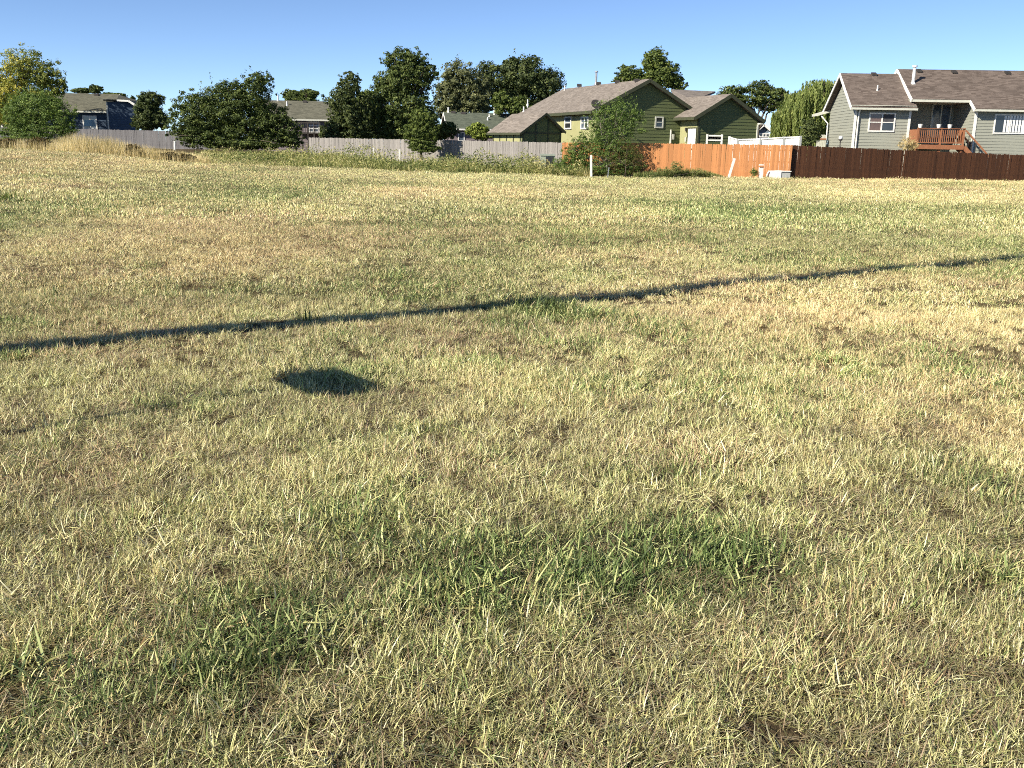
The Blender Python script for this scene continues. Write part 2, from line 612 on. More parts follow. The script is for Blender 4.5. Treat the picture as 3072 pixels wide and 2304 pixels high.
def trim(p0, p1, w, h, mat, name, parent):
    return MB().bar(p0, p1, w, h).build(name, mat, parent)

# ------------------------------------------------------------------ ground
def patch_list():
    """(photograph pixel, radii in pixel) of colour patches in the turf, turned into ground ellipses"""
    P = []
    def add(kind, px, py, rx, ry, s):
        c = ground_at(px, py)
        ex = (ground_at(px + rx, py) - c).length
        ey = abs(ground_at(px, py - ry).y - ground_at(px, min(py + ry, 2300)).y) / 2
        P.append((kind, c.x, c.y, ex, max(ey, .1), s))
    for a in [('green', 1980, 1725, 340, 120, 1.25), ('green', 1450, 1740, 330, 130, .72), ('green', 720, 1930, 230, 170, .8), ('green', 1080, 1640, 160, 70, .45), ('green', 80, 2120, 160, 120, .5),
              ('green', 3020, 1470, 140, 70, .5), ('green', 1640, 945, 130, 24, .5), ('green', 1960, 985, 120, 24, .25),
              ('green', 1500, 985, 90, 30, .5), ('green', 330, 2080, 220, 130, .5), ('green', 2200, 1800, 130, 70, .5),
              ('green', 2900, 1720, 200, 120, .35), ('green', 2020, 1400, 160, 40, .35), ('green', 1050, 1560, 200, 60, .3),
              ('green', 100, 640, 260, 60, .45), ('green', 1900, 640, 500, 40, .2), ('green', 1450, 700, 420, 60, .26),
              ('green', 2350, 660, 450, 60, .34), ('green', 700, 590, 250, 25, .3), ('green', 1300, 790, 300, 60, .12),
              ('green', 1000, 1150, 190, 60, .4), ('green', 250, 930, 420, 110, .22), ('green', 560, 1215, 120, 30, .4),
              ('gold', 2560, 1010, 420, 150, .75), ('gold', 2900, 850, 300, 120, .5), ('gold', 1830, 690, 230, 40, .7),
              ('gold', 620, 740, 520, 75, .6), ('gold', 480, 625, 330, 28, .6), ('gold', 1150, 830, 260, 50, .45),
              ('gold', 2750, 560, 350, 25, .6), ('gold', 1250, 575, 350, 18, .6), ('gold', 300, 520, 380, 25, .5),
              ('gold', 2300, 1150, 400, 90, .35), ('gold', 1500, 1180, 300, 80, .25),
              ('rust', 1130, 690, 300, 30, .5), ('rust', 560, 680, 220, 40, .4), ('rust', 2250, 870, 330, 60, .35),
              ('rust', 300, 1380, 200, 80, .45), ('rust', 1350, 1400, 160, 50, .4), ('rust', 2550, 2000, 300, 120, .25),
              ('rust', 2080, 1360, 160, 50, .45), ('rust', 1450, 1000, 250, 40, .3), ('rust', 2900, 1080, 150, 60, .3)]:
        add(*a)
    return P
PATCH = patch_list()

def turf(X, Y):
    """green, gold, rust and brightness of the turf at ground points"""
    r = {'green': np.zeros_like(X), 'gold': np.zeros_like(X), 'rust': np.zeros_like(X)}
    wob = np.clip(Y * .12, .2, 3.0)
    wx = X + (fbm(X, Y, 1.1, 31) - .5) * wob
    wy = Y + (fbm(X, Y, 1.1, 41) - .5) * wob
    for k, cx, cy, ex, ey, s in PATCH:
        d = ((wx - cx) / ex) ** 2 + ((wy - cy) / ey) ** 2
        r[k] = np.maximum(r[k], s * 1.12 * np.exp(-np.maximum(d - .1, 0) * .8))
    n1, n2, n3 = fbm(X, Y, 3.2, 51), fbm(X, Y, 1.7, 61), fbm(X, Y, 2.3, 71)
    n4 = fbm(X, Y, .45, 81)
    far = sst(Y, 14, 40)
    r['green'] = np.clip(r['green'] + np.clip((n1 - .50) * 1.5, 0, .35) + .07 * (1 - sst(Y, 3, 7)) + np.clip((n4 - .60) * 1.8, 0, .4) - .02, 0.015, .97)
    r['gold'] = np.clip(r['gold'] + np.clip((n2 - .52) * 1.9, 0, .5), 0, .85) * (1 - .6 * r['green'])
    r['rust'] = np.clip(r['rust'] * .8 + np.clip((n3 - .54) * 1.4, 0, .3), .03, .5)
    # mower passes across the far field
    sw = np.sin((Y + .06 * X) * 2 * math.pi / 2.6 + 2.0 * fbm(X, Y, 14, 91))
    val = 1.0 + .17 * sw * sst(Y, 12, 26) + .55 * (fbm(X, Y, 5.5, 101) - .5) + .45 * (n4 - .5) + .25 * (fbm(X, Y, 1.3, 131) - .5)
    return r['green'], r['gold'], r['rust'], val

def build_ground():
    ys = np.concatenate([np.arange(-6, 20, .5), np.arange(20, 100, 1.0), np.arange(100, 240, 8), np.array([260, 320, 450, 700, 1200])])
    xs = np.concatenate([np.array([-1200, -700, -400, -250, -160]), np.arange(-110, -30, 3.0), np.arange(-30, 30, .6), np.arange(30, 111, 3.0), np.array([160, 250, 400, 700, 1200])])
    XX, YY = np.meshgrid(xs, ys)
    Z = height(XX, YY)
    V = np.stack([XX.ravel(), YY.ravel(), Z.ravel()], 1)
    nx, ny = len(xs), len(ys)
    i = np.arange(nx * ny).reshape(ny, nx)
    Fc = np.stack([i[:-1, :-1].ravel(), i[:-1, 1:].ravel(), i[1:, 1:].ravel(), i[1:, :-1].ravel()], 1)
    g, go, ru, va = turf(XX.ravel(), YY.ravel())
    n = NT('field soil and thatch')
    tc = n.add('ShaderNodeTexCoord').outputs['Object']
    gr = n.add('ShaderNodeAttribute', attribute_name='green').outputs['Fac']
    gd = n.add('ShaderNodeAttribute', attribute_name='gold').outputs['Fac']
    c = n.ramp(n.noise(tc, 22, 6, .7), [(.3, (.030, .021, .013)), (.55, (.085, .062, .034)), (.75, (.24, .185, .095))])
    c2 = n.ramp(n.noise(tc, 22, 6, .7), [(.3, (.022, .026, .010)), (.7, (.09, .10, .035))])
    c = n.mix(n.math('MULTIPLY', gr, .8), c, c2)
    c = n.mix(n.math('MULTIPLY', gd, .4), c, (.22, .155, .07))
    bs = n.add('ShaderNodeBsdfPrincipled')
    bs.inputs['Roughness'].default_value = .95
    bs.inputs['Specular IOR Level'].default_value = .1
    n.link(c, bs.inputs['Base Color'])
    b = n.add('ShaderNodeBump')
    b.inputs['Strength'].default_value = .8
    b.inputs['Distance'].default_value = .03
    n.link(n.noise(tc, 30, 5), b.inputs['Height'])
    n.link(b.outputs[0], bs.inputs['Normal'])
    n.link(bs.outputs[0], n.out.inputs[0])
    o = cluster_mesh('ground', V, Fc, n.m, {'green': g, 'gold': go}, smooth=True)
    tag(o, 'mown dry field of straw and green turf before the fences', 'ground', kind='structure')
    return o
build_ground()

def blades(cx, cy, cz, length, width, tilt, az, bend, nseg=3):
    """curved grass blades: vertices and faces of strips, one row per blade"""
    n = len(cx)
    dirx, diry = np.cos(az), np.sin(az)
    sx, sy = -np.sin(az), np.cos(az)
    V = np.zeros((n, 2 * nseg + 1, 3))
    x, y, z = cx.copy(), cy.copy(), cz.copy()
    ang = tilt.copy()
    for k in range(nseg + 1):
        w = width * (1 - .75 * (k / nseg) ** 1.5) / 2
        if k < nseg:
            V[:, 2 * k, :] = np.stack([x - sx * w, y - sy * w, z], 1)
            V[:, 2 * k + 1, :] = np.stack([x + sx * w, y + sy * w, z], 1)
        else:
            V[:, 2 * k, :] = np.stack([x, y, z], 1)
        st = length / nseg
        x = x + dirx * np.sin(ang) * st
        y = y + diry * np.sin(ang) * st
        z = z + np.cos(ang) * st
        z = np.maximum(z, .004)
        ang = ang + bend / nseg
    tris = []
    base = np.arange(n) * (2 * nseg + 1)
    for k in range(nseg - 1):
        a = base + 2 * k
        tris += [np.stack([a, a + 1, a + 3], 1), np.stack([a, a + 3, a + 2], 1)]
    a = base + 2 * (nseg - 1)
    tris.append(np.stack([a, a + 1, a + 2], 1))
    return V.reshape(-1, 3), np.concatenate(tris), 2 * nseg + 1

def tuft_mesh(name, n, rad, lmin, lmax, wmin, wmax, tmax, lying, seed):
    r = np.random.default_rng(seed)
    a = r.random(n) * 2 * math.pi
    d = np.sqrt(r.random(n)) * rad
    cx, cy = d * np.cos(a), d * np.sin(a)
    L = r.uniform(lmin, lmax, n)
    wd = r.uniform(wmin, wmax, n)
    tl = r.random(n) ** 1.3 * tmax
    lie = r.random(n) < lying
    tl = np.where(lie, r.uniform(1.15, 1.5, n), tl)
    cz = np.where(lie, r.uniform(.008, lmin * .55, n), 0.0)
    az = r.random(n) * 2 * math.pi
    bend = r.uniform(.1, 1.2, n) * np.where(lie, .3, 1)
    V, T, k = blades(cx, cy, cz, L, wd, tl, az, bend)
    sh = np.repeat(np.clip(r.normal(.53, .32, n), 0, 1), k)
    pk = np.repeat(r.random(n), k)
    al = np.tile(np.linspace(0, 1, k), n)
    me = cluster_mesh(name, V, T, None, {'shade': sh, 'pick': pk, 'along': al}, parent='mesh') if False else None
    me = bpy.data.meshes.new(name)
    me.vertices.add(len(V))
    me.vertices.foreach_set('co', V.ravel().astype(np.float32))
    me.loops.add(T.size)
    me.loops.foreach_set('vertex_index', T.ravel().astype(np.int32))
    me.polygons.add(len(T))
    me.polygons.foreach_set('loop_start', np.arange(0, T.size, 3, dtype=np.int32))
    me.polygons.foreach_set('loop_total', np.full(len(T), 3, np.int32))
    me.update(calc_edges=True)
    for an, av in (('shade', sh), ('pick', pk), ('along', al)):
        at_ = me.attributes.new(an, 'FLOAT', 'POINT')
        at_.data.foreach_set('value', av.astype(np.float32))
    me.materials.append(M['grass'])
    return bpy.data.objects.new(name, me)

# which ground the pole and sign shadows fall on stays plain turf
TUFTS = bpy.data.collections.new('grass_tufts')
specs = []
for k in range(4):   # 0-3 near mown tufts
    specs.append(('a%d' % k, 54, .07, .024, .074, .0016, .0040, 1.2, .30, 200 + k))
for k in range(3):   # 4-6 mid distance
    specs.append(('b%d' % k, 106, .16, .026, .072, .0028, .0060, 1.15, .26, 220 + k))
for k in range(3):   # 7-9 far
    specs.append(('c%d' % k, 165, .46, .032, .080, .0075, .0145, 1.1, .22, 240 + k))
for k in range(3):   # 10-12 wide green blades
    specs.append(('d%d' % k, 34, .085, .035, .092, .003, .0072, 1.0, .2, 260 + k))
for k in range(3):   # 13-15 flattened thatch on worn spots
    specs.append(('e%d' % k, 46, .10, .03, .085, .0018, .0038, .8, .86, 280 + k))
for s_ in specs:
    TUFTS.objects.link(tuft_mesh(*s_))

def scatter_grass():
    Xs, Ys, idx = [], [], []
    def half(y):
        return .62 * y + 2.2
    def area_pts(y0, y1, dens):
        w = half(y1)
        n = int((y1 - y0) * 2 * w * dens)
        y = rng.uniform(y0, y1, n)
        x = rng.uniform(-w, w, n)
        k = np.abs(x) < half(y)
        return x[k], y[k]
    bands = [(1.0, 3.2, 330), (3.2, 5, 270), (5, 7, 240), (7, 10, 190), (10, 14, 64), (14, 20, 46), (20, 30, 14), (30, 42, 10), (42, 66, 7.5)]
    for y0, y1, d in bands:
        x, y = area_pts(y0, y1, d)
        Xs.append(x); Ys.append(y)
        ym = (y0 + y1) / 2
        if ym < 9:
            i = rng.integers(0, 4, len(x))
        elif ym < 18:
            i = rng.integers(4, 7, len(x))
        else:
            i = rng.integers(7, 10, len(x))
        idx.append(i)
    n_up = sum(len(q) for q in Xs)
    for y0, y1, d in ((1.0, 3.2, 150), (3.2, 6, 100)):
        x, y = area_pts(y0, y1, d)
        Xs.append(x); Ys.append(y); idx.append(rng.integers(13, 16, len(x)))
    X, Y, I = np.concatenate(Xs), np.concatenate(Ys), np.concatenate(idx)
    idx_all = I.copy()
    g, go, ru, va = turf(X, Y)
    # bare worn spots thin the near turf
    thin = fbm(X, Y, .55, 301)
    worn = (Y < 14) & (rng.random(len(X)) < np.clip((thin - .60) * 6, 0, .8)) & (g < .45)
    I = np.where(worn, rng.integers(13, 16, len(X)), I)
    g = np.where(worn, g * .4, g)
    va = np.where(worn, va * .9, va)
    ru = np.where(worn, np.clip(ru + .08, 0, .6), ru)
    # broad green blades where the turf is green
    sel = ~worn & (g > .40) & (rng.random(len(X)) < .9 * g) & (Y < 22)
    I = np.where(sel, rng.integers(10, 13, len(X)), I)
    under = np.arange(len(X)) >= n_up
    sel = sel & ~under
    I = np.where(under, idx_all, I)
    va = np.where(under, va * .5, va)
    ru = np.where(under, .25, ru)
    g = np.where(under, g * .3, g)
    sc = rng.uniform(.7, 1.3, len(X)) * np.where(under, 1.0, .55 + .95 * fbm(X, Y, .5, 311))
    sc = np.where(sel & (Y > 9), sc * 1.2, sc)
    # short where mown hard, far field a little taller
    Z = height(X, Y) - .004
    # the ground grid is linear between its points: tufts sit a touch low
    me = bpy.data.meshes.new('grass')
    n = len(X)
    me.vertices.add(n)
    me.vertices.foreach_set('co', np.stack([X, Y, Z], 1).ravel().astype(np.float32))
    def fa(nm, v, t='FLOAT'):
        a = me.attributes.new(nm, t, 'POINT')
        a.data.foreach_set('value', v)
    fa('idx', I.astype(np.int32), 'INT')
    fa('yaw', (rng.random(n) * 6.283).astype(np.float32))
    lx = (fbm(X, Y, .35, 321) - .5) * 1.5 + rng.normal(0, .14, n)
    ly = (fbm(X, Y, .35, 331) - .5) * 1.5 + rng.normal(0, .14, n)
    fall = np.where(I >= 13, .1, np.where(Y < 20, 1.0, .5))
    fa('lx', (lx * fall).astype(np.float32)); fa('ly', (ly * fall).astype(np.float32))
    fa('size', sc.astype(np.float32))
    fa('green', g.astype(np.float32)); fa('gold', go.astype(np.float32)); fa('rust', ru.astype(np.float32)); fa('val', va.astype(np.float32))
    me.materials.append(M['grass'])
    o = bpy.data.objects.new('grass', me)
    COL.objects.link(o)
    tag(o, 'short mown straw and green grass blades covering the field', 'grass', kind='stuff')
    ng = bpy.data.node_groups.new('scatter', 'GeometryNodeTree')
    ng.interface.new_socket('Geometry', in_out='INPUT', socket_type='NodeSocketGeometry')
    ng.interface.new_socket('Geometry', in_out='OUTPUT', socket_type='NodeSocketGeometry')
    N, Lk = ng.nodes, ng.links
    gi, goo = N.new('NodeGroupInput'), N.new('NodeGroupOutput')
    mp = N.new('GeometryNodeMeshToPoints')
    ci = N.new('GeometryNodeCollectionInfo')
    ci.inputs['Collection'].default_value = TUFTS
    ci.inputs['Separate Children'].default_value = True
    ci.inputs['Reset Children'].default_value = True
    ip = N.new('GeometryNodeInstanceOnPoints')
    ip.inputs['Pick Instance'].default_value = True
    def na(nm, t):
        q = N.new('GeometryNodeInputNamedAttribute')
        q.data_type = t
        q.inputs['Name'].default_value = nm
        return q.outputs['Attribute']
    cx = N.new('ShaderNodeCombineXYZ')
    Lk.new(na('lx', 'FLOAT'), cx.inputs[0])
    Lk.new(na('ly', 'FLOAT'), cx.inputs[1])
    Lk.new(na('yaw', 'FLOAT'), cx.inputs[2])
    Lk.new(gi.outputs[0], mp.inputs[0])
    Lk.new(mp.outputs[0], ip.inputs['Points'])
    Lk.new(ci.outputs[0], ip.inputs['Instance'])
    Lk.new(na('idx', 'INT'), ip.inputs['Instance Index'])
    e2r = N.new('FunctionNodeEulerToRotation')
    Lk.new(cx.outputs[0], e2r.inputs[0])
    Lk.new(e2r.outputs[0], ip.inputs['Rotation'])
    Lk.new(na('size', 'FLOAT'), ip.inputs['Scale'])
    Lk.new(ip.outputs[0], goo.inputs[0])
    md = o.modifiers.new('scatter', 'NODES')
    md.node_group = ng
    print('grass tufts', n)
scatter_grass()

# ------------------------------------------------------------------ fences
def picket_mesh(name, w, h, t, mat, ear=.03):
    mb = MB()
    pts = [(-w / 2, 0, 0), (w / 2, 0, 0), (w / 2, 0, h - ear), (w / 2 - ear, 0, h), (-w / 2 + ear, 0, h), (-w / 2, 0, h - ear)]
    mb.prism(pts, (0, t, 0))
    me = bpy.data.meshes.new(name)
    me.from_pydata(mb.v, [], mb.f)
    me.update()
    me.materials.append(mat)
    return me

def fence(name, label, p0, p1, mat, top0, top1, step=.146, w=.138, h=1.86, jitter=.02, zoff=0.0, group=None):
    """a picket fence between two ground points; top0/top1: height of its top at the ends"""
    p0, p1 = Vector(p0), Vector(p1)
    base = Vector((p0.x, p0.y, zg(p0.x, p0.y)))
    t = thing(name, base, label, 'fence', group)
    me = picket_mesh('picket', w, h, .018, mat)
    L = (Vector((p1.x, p1.y)) - Vector((p0.x, p0.y))).length
    n = int(L / step)
    ang = math.atan2(p1.y - p0.y, p1.x - p0.x)
    def topz(k):
        return top0 + (top1 - top0) * k
    for i in range(n + 1):
        k = i / n
        x, y = p0.x + (p1.x - p0.x) * k, p0.y + (p1.y - p0.y) * k
        o = bpy.data.objects.new('picket', me)
        COL.objects.link(o)
        o.parent = t
        sink = random.uniform(-jitter, jitter)
        nx, ny = -math.sin(ang), math.cos(ang)
        dv = random.uniform(-.006, .006)
        o.location = (x + nx * dv - base.x, y + ny * dv - base.y, topz(k) - h + sink - base.z)
        o.rotation_euler = (random.gauss(0, .004), random.gauss(0, .006), ang + random.gauss(0, .015))
    d = Vector((p1.x - p0.x, p1.y - p0.y, 0)).normalized()
    nb = Vector((-d.y, d.x, 0)) * .05
    for dz in (.25, .9, 1.55):
        a = Vector((p0.x, p0.y, topz(0) - h + dz)) + nb
        b = Vector((p1.x, p1.y, topz(1) - h + dz)) + nb
        MB().bar(a, b, .04, .09).build('rail', mat, t)
    m = max(1, int(L / 2.44))
    for i in range(m + 1):
        k = i / m
        q = Vector((p0.x + (p1.x - p0.x) * k, p0.y + (p1.y - p0.y) * k, topz(k) - h - .2)) + nb * 2.4
        MB().bar(q, q + Vector((0, 0, h + .08)), .09).build('post', mat, t)
    return t

def fence_px(name, label, xa, ya, Ya, xb, yb, Yb, mat, **k):
    a, b = at(xa, ya, Ya), at(xb, yb, Yb)
    return fence(name, label, a, b, mat, a.z, b.z, **k)

fence_px('picket_fence', 'weathered grey picket fence behind the tall dry grass by the navy house', -60, 379.5, 87.5, 640, 396, 84, M['wood_old'], step=.163, w=.162)
fence_px('picket_fence', 'long weathered grey picket fence under the big dark trees', 928, 412.5, 72, 1694, 427.5, 60, M['wood_grey'], step=.1435, w=.142)
fence_px('picket_fence', 'bright orange stained picket fence before the green house', 1690, 427, 58.5, 2374, 434.5, 55, M['wood_orange'], step=.1312, w=.13)
fence_px('picket_fence', 'dark brown stained picket fence before the grey house', 2378, 436, 55.2, 3200, 470.5, 58.8, M['wood_brown'], step=.1432, w=.142)

# ------------------------------------------------------------------ trees and shrubs
def leaf_cards(c, nrm, size, aspect=.55):
    n = len(c)
    r = rng.normal(size=(n, 3))
    t = np.cross(nrm, r)
    t /= np.linalg.norm(t, axis=1, keepdims=True) + 1e-9
    b = np.cross(nrm, t)
    s = size[:, None]
    V = np.stack([c - t * s * .5, c + b * s * .5 * aspect, c + t * s * .5, c - b * s * .5 * aspect], 1).reshape(-1, 3)
    return V, np.arange(4 * n).reshape(n, 4)

def unit(n):
    v = rng.normal(size=(n, 3))
    return v / np.linalg.norm(v, axis=1, keepdims=True)

def crown_points(blobs, Y, n, clump=.30, squash=.85, fill=.5, depth=None, droop=0.0):
    """leaf positions: blobs (px, py, rx, ry) in photograph pixels standing at depth Y -> clumps -> leaves"""
    C, N, S = [], [], []
    area = sum(b[2] * b[3] for b in blobs)
    for bl in blobs:
        px, py, rx, ry = bl[:4]
        dy = bl[4] if len(bl) > 4 else 0
        o = np.array(at(px, py, Y + dy))
        k = (Y + dy) / (F * 1.03)
        ax, az = rx * k, ry * k
        ay = (depth if depth else 1.0) * min(ax, max(az, ax * .5))
        m = max(60, int(n * rx * ry / area))
        nc = max(14, int(90 * (m / 2500) ** .62))
        u = unit(nc)
        rr = 1 - fill * rng.random(nc) ** 1.5
        rr = rr * np.clip(1 + rng.normal(0, .13, nc), .6, 1.25)
        cc = u * rr[:, None]
        cr = clump * .72 * rng.uniform(.6, 1.3, nc)
        wgt = rng.uniform(.15, 1.0, nc) ** 1.3
        which = rng.choice(nc, m, p=wgt / wgt.sum())
        v = unit(m) * (rng.random(m) ** .5)[:, None]
        v[:, 2] *= squash
        p = cc[which] * (1 - cr[which, None] * .35) + v * cr[which, None]
        inner = rng.random(m) < .14
        p[inner] = (unit(m) * (rng.random(m) ** .4 * .85)[:, None])[inner]
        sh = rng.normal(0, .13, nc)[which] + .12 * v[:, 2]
        w = o + p * np.array([ax, ay, az])
        if droop:
            w[:, 2] -= droop * rng.random(m) * az
        nn = p / (np.linalg.norm(p, axis=1, keepdims=True) + 1e-6) * .55 + v * .5 + unit(m) * .75 + np.array([0, 0, .25])
        nn /= np.linalg.norm(nn, axis=1, keepdims=True)
        C.append(w); N.append(nn); S.append(sh)
    return np.concatenate(C), np.concatenate(N), np.concatenate(S)

def limb(mb, a, b, r0, r1, wob=.06, n=5, sides=7):
    a, b = Vector(a), Vector(b)
    L = (b - a).length
    pts, rad = [], []
    for k in range(n):
        t = k / (n - 1)
        p = a.lerp(b, t)
        if 0 < k < n - 1:
            p += Vector((random.gauss(0, wob), random.gauss(0, wob), random.gauss(0, wob * .4))) * L * .35
        pts.append(p)
        rad.append(r0 + (r1 - r0) * t)
    mb.tube(pts, rad, sides)

def tree(name, label, cat, blobs, Y, base_px, leaf, n=9000, size=.26, trunk=.22, clump=.30, fill=.5, squash=.85, bark=None,
         base_z=None, group=None, aspect=.55, shade=.48, sd=.17, droop=0.0, depth=None, wisps=0, side_yellow=None):
    b = at(base_px, 440, Y)
    gz = zg(b.x, b.y) if base_z is None else base_z
    base = Vector((b.x, b.y, gz))
    t = thing(name, base, label, cat, group)
    mb = MB()
    bl = sorted(blobs, key=lambda q: -q[2] * q[3])
    main = at(bl[0][0], bl[0][1], Y)
    fork = base.lerp(Vector((main.x * .5 + base.x * .5, base.y, main.z)), .45)
    limb(mb, base - Vector((0, 0, .15)), fork, trunk, trunk * .75, .03)
    for q in bl:
        o = at(q[0], q[1], Y + (q[4] if len(q) > 4 else 0))
        k = Y / (F * 1.03)
        limb(mb, fork, o + Vector((0, 0, q[3] * k * .3)), trunk * .6, trunk * .12, .08)
        for _ in range(4):
            d = Vector(unit(1)[0])
            d.z = abs(d.z) * .8
            e = o + Vector((d.x * q[2] * k * .85, d.y * q[2] * k * .7, d.z * q[3] * k * .85))
            limb(mb, o.lerp(fork, .35), e, trunk * .25, trunk * .05, .08, 4, 5)
    mb.build('trunk', bark or M['bark'], t, smooth=True)
    n = int(n * 3.0)
    wisps = int(wisps * (1.3 if aspect < .5 else .35))
    c, nn, sh = crown_points(blobs, Y, n, clump, squash, fill, depth, droop)
    if wisps:
        # thin shoots standing out of the outline
        W_, NN, SS = [], [], []
        for _ in range(wisps):
            q = blobs[random.randrange(len(blobs))]
            k = Y / (F * 1.03)
            o = np.array(at(q[0], q[1], Y))
            a = random.uniform(-.15, 1.15) * math.pi
            dirv = np.array([math.cos(a), random.uniform(-.5, .5), math.sin(a) * 1.1 + .15])
            st = o + dirv * np.array([q[2], q[2], q[3]]) * k * .80
            ln = random.uniform(.3, 1.0) * min(q[3] * k * .35, .8)
            m = 7
            tt = rng.random(m)
            d2 = dirv / np.linalg.norm(dirv) + np.array([0, 0, .45])
            W_.append(st + d2 * (tt * ln)[:, None] + rng.normal(0, .2, (m, 3)) * size)
            NN.append(unit(m)); SS.append(np.full(m, .05))
        c = np.concatenate([c] + W_); nn = np.concatenate([nn] + NN); sh = np.concatenate([sh] + SS)
    keep = c[:, 2] > gz + .08
    c, nn, sh = c[keep], nn[keep], sh[keep]
    sz = size * .62 * rng.uniform(.55, 1.4, len(c))
    V, Fq = leaf_cards(c, nn, sz, aspect)
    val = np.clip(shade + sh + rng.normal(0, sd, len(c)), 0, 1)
    if side_yellow is not None:
        # leaves get yellower and lighter towards the left side
        lx = (c[:, 0] - c[:, 0].min()) / (np.ptp(c[:, 0]) + 1e-6)
        val = np.clip(val + side_yellow * np.clip(.55 - lx, -.3, 1), 0, 1)
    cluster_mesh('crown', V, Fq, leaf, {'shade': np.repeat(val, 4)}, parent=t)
    return t

# behind everything
tree('broadleaf_tree', 'grey green tree behind the green roofed house, beside the tall dark tree', 'tree', [(1385, 240, 62, 55), (1345, 285, 45, 60), (1420, 300, 55, 50), (1375, 320, 60, 30), (1338, 328, 40, 32), (1440, 322, 42, 26), (1450, 270, 30, 40)], 112, 1385, M['leaf_grey'], 9000, .42, .3, base_z=.8, wisps=10)
tree('broadleaf_tree', 'broad dark tree with uneven top behind the shingled green house roof', 'tree', [(1490, 240, 62, 52), (1575, 235, 70, 62), (1640, 262, 55, 58), (1540, 300, 80, 40), (1535, 200, 30, 30), (1595, 190, 22, 24)], 116, 1560, M['leaf_black'], 13000, .42, .35, base_z=.8, wisps=16)
tree('conifer_tree', 'small lighter green tree in front of the broad dark tree', 'tree', [(1503, 305, 28, 34), (1550, 318, 38, 30), (1580, 325, 25, 22)], 104, 1530, M['leaf_mid'], 5000, .34, .18, base_z=.8)
tree('broadleaf_tree', 'yellowish green tree squeezed between two tall dark trees', 'tree', [(1105, 300, 38, 36), (1120, 340, 35, 40)], 105, 1110, M['leaf_mid'], 4500, .38, .2, base_z=.8, shade=.6)
tree('broadleaf_tree', 'dark flat topped tree showing above the mauve house roof', 'tree', [(880, 286, 34, 16), (925, 283, 34, 15), (905, 300, 50, 12)], 128, 905, M['leaf_dark'], 4000, .4, .25, base_z=.8, wisps=6)
tree('broadleaf_tree', 'low dark tree showing above the navy house ridge', 'tree', [(245, 272, 32, 9), (285, 268, 22, 12), (340, 286, 40, 8), (398, 296, 8, 8)], 130, 280, M['leaf_dark'], 3500, .4, .25, base_z=.9)
tree('broadleaf_tree', 'tall round headed tree rising over the green house ridge', 'tree', [(1965, 185, 42, 38), (1985, 225, 60, 42), (1890, 225, 40, 28), (2035, 255, 26, 22), (1935, 250, 60, 26), (1858, 240, 22, 12)], 104, 1955, M['leaf_mid'], 9500, .34, .28, base_z=.5, wisps=14, bark=M['bark_pale'])
tree('broadleaf_tree', 'wide airy tree with sky through its crown beside the willow', 'tree', [(2190, 292, 42, 22), (2345, 300, 32, 26), (2300, 315, 50, 20), (2280, 265, 52, 24), (2200, 275, 48, 20), (2325, 285, 38, 26), (2255, 300, 60, 18), (2215, 300, 30, 16)], 112, 2270, M['leaf_dark'], 5200, .36, .26, base_z=.4, wisps=8, clump=.34)

# middle row
tree('broadleaf_tree', 'big yellowing tree with gold leaves beside the navy house', 'tree', [(70, 205, 75, 62), (150, 235, 50, 50), (40, 270, 60, 60), (120, 285, 70, 40), (185, 262, 22, 26), (5, 330, 45, 60), (-40, 250, 60, 70)], 98, 95, M['leaf_yellow'], 11000, .30, .3, base_z=1.0, wisps=30, shade=.60, side_yellow=.8, clump=.26, fill=.7)
tree('leafy_shrub', 'tall feathery light green shrub at the head of the dry grass', 'shrub', [(110, 335, 85, 55), (180, 350, 55, 42), (55, 350, 50, 55), (120, 385, 105, 28), (95, 300, 55, 28), (110, 412, 110, 20), (200, 395, 36, 30), (40, 400, 50, 30), (150, 310, 40, 24)], 76, 110, M['leaf_fresh'], 15000, .22, .12, clump=.24, wisps=260, aspect=.35, fill=.7)
tree('round_tree', 'round dark tree standing between navy house and spreading dark shrub', 'tree', [(452, 305, 40, 34), (445, 345, 48, 40), (478, 360, 35, 30), (430, 370, 35, 25)], 92, 452, M['leaf_black'], 7500, .30, .2, base_z=1.0, clump=.26, wisps=6)
tree('spreading_shrub', 'huge spreading dark shrub on the bank, taller shoots on its crown', 'shrub',
     [(590, 335, 85, 62), (560, 380, 60, 48), (670, 320, 95, 70), (760, 290, 60, 62), (740, 350, 95, 70), (810, 365, 70, 55), (860, 390, 48, 42), (780, 245, 42, 34), (640, 385, 90, 48), (700, 270, 60, 26), (600, 415, 80, 34), (700, 410, 100, 42), (800, 415, 85, 36), (870, 420, 45, 30), (740, 430, 150, 20)],
     76, 700, M['leaf_dark'], 30000, .24, .2, clump=.22, wisps=110, fill=.55, shade=.42)
tree('column_tree', 'dark column shaped tree just behind the grey fence end', 'tree', [(1050, 255, 38, 36), (1030, 310, 56, 50), (1050, 360, 62, 50), (1010, 380, 38, 32), (1075, 385, 42, 30), (1040, 405, 75, 22), (1095, 330, 22, 50)], 80, 1045, M['leaf_black'], 12000, .27, .22, base_z=.7, clump=.22, wisps=12, shade=.55)
tree('big_tree', 'tallest dark maple like tree towering over the grey fence', 'tree', [(1215, 185, 66, 42), (1225, 235, 82, 58), (1180, 265, 62, 48), (1215, 320, 92, 62), (1180, 370, 60, 42), (1265, 365, 58, 46), (1150, 250, 32, 22), (1285, 215, 26, 30), (1220, 400, 80, 26), (1140, 330, 30, 60), (1150, 395, 36, 26)], 82, 1220, M['leaf_dark'], 20000, .29, .35, base_z=.7, clump=.22, wisps=26, shade=.45)
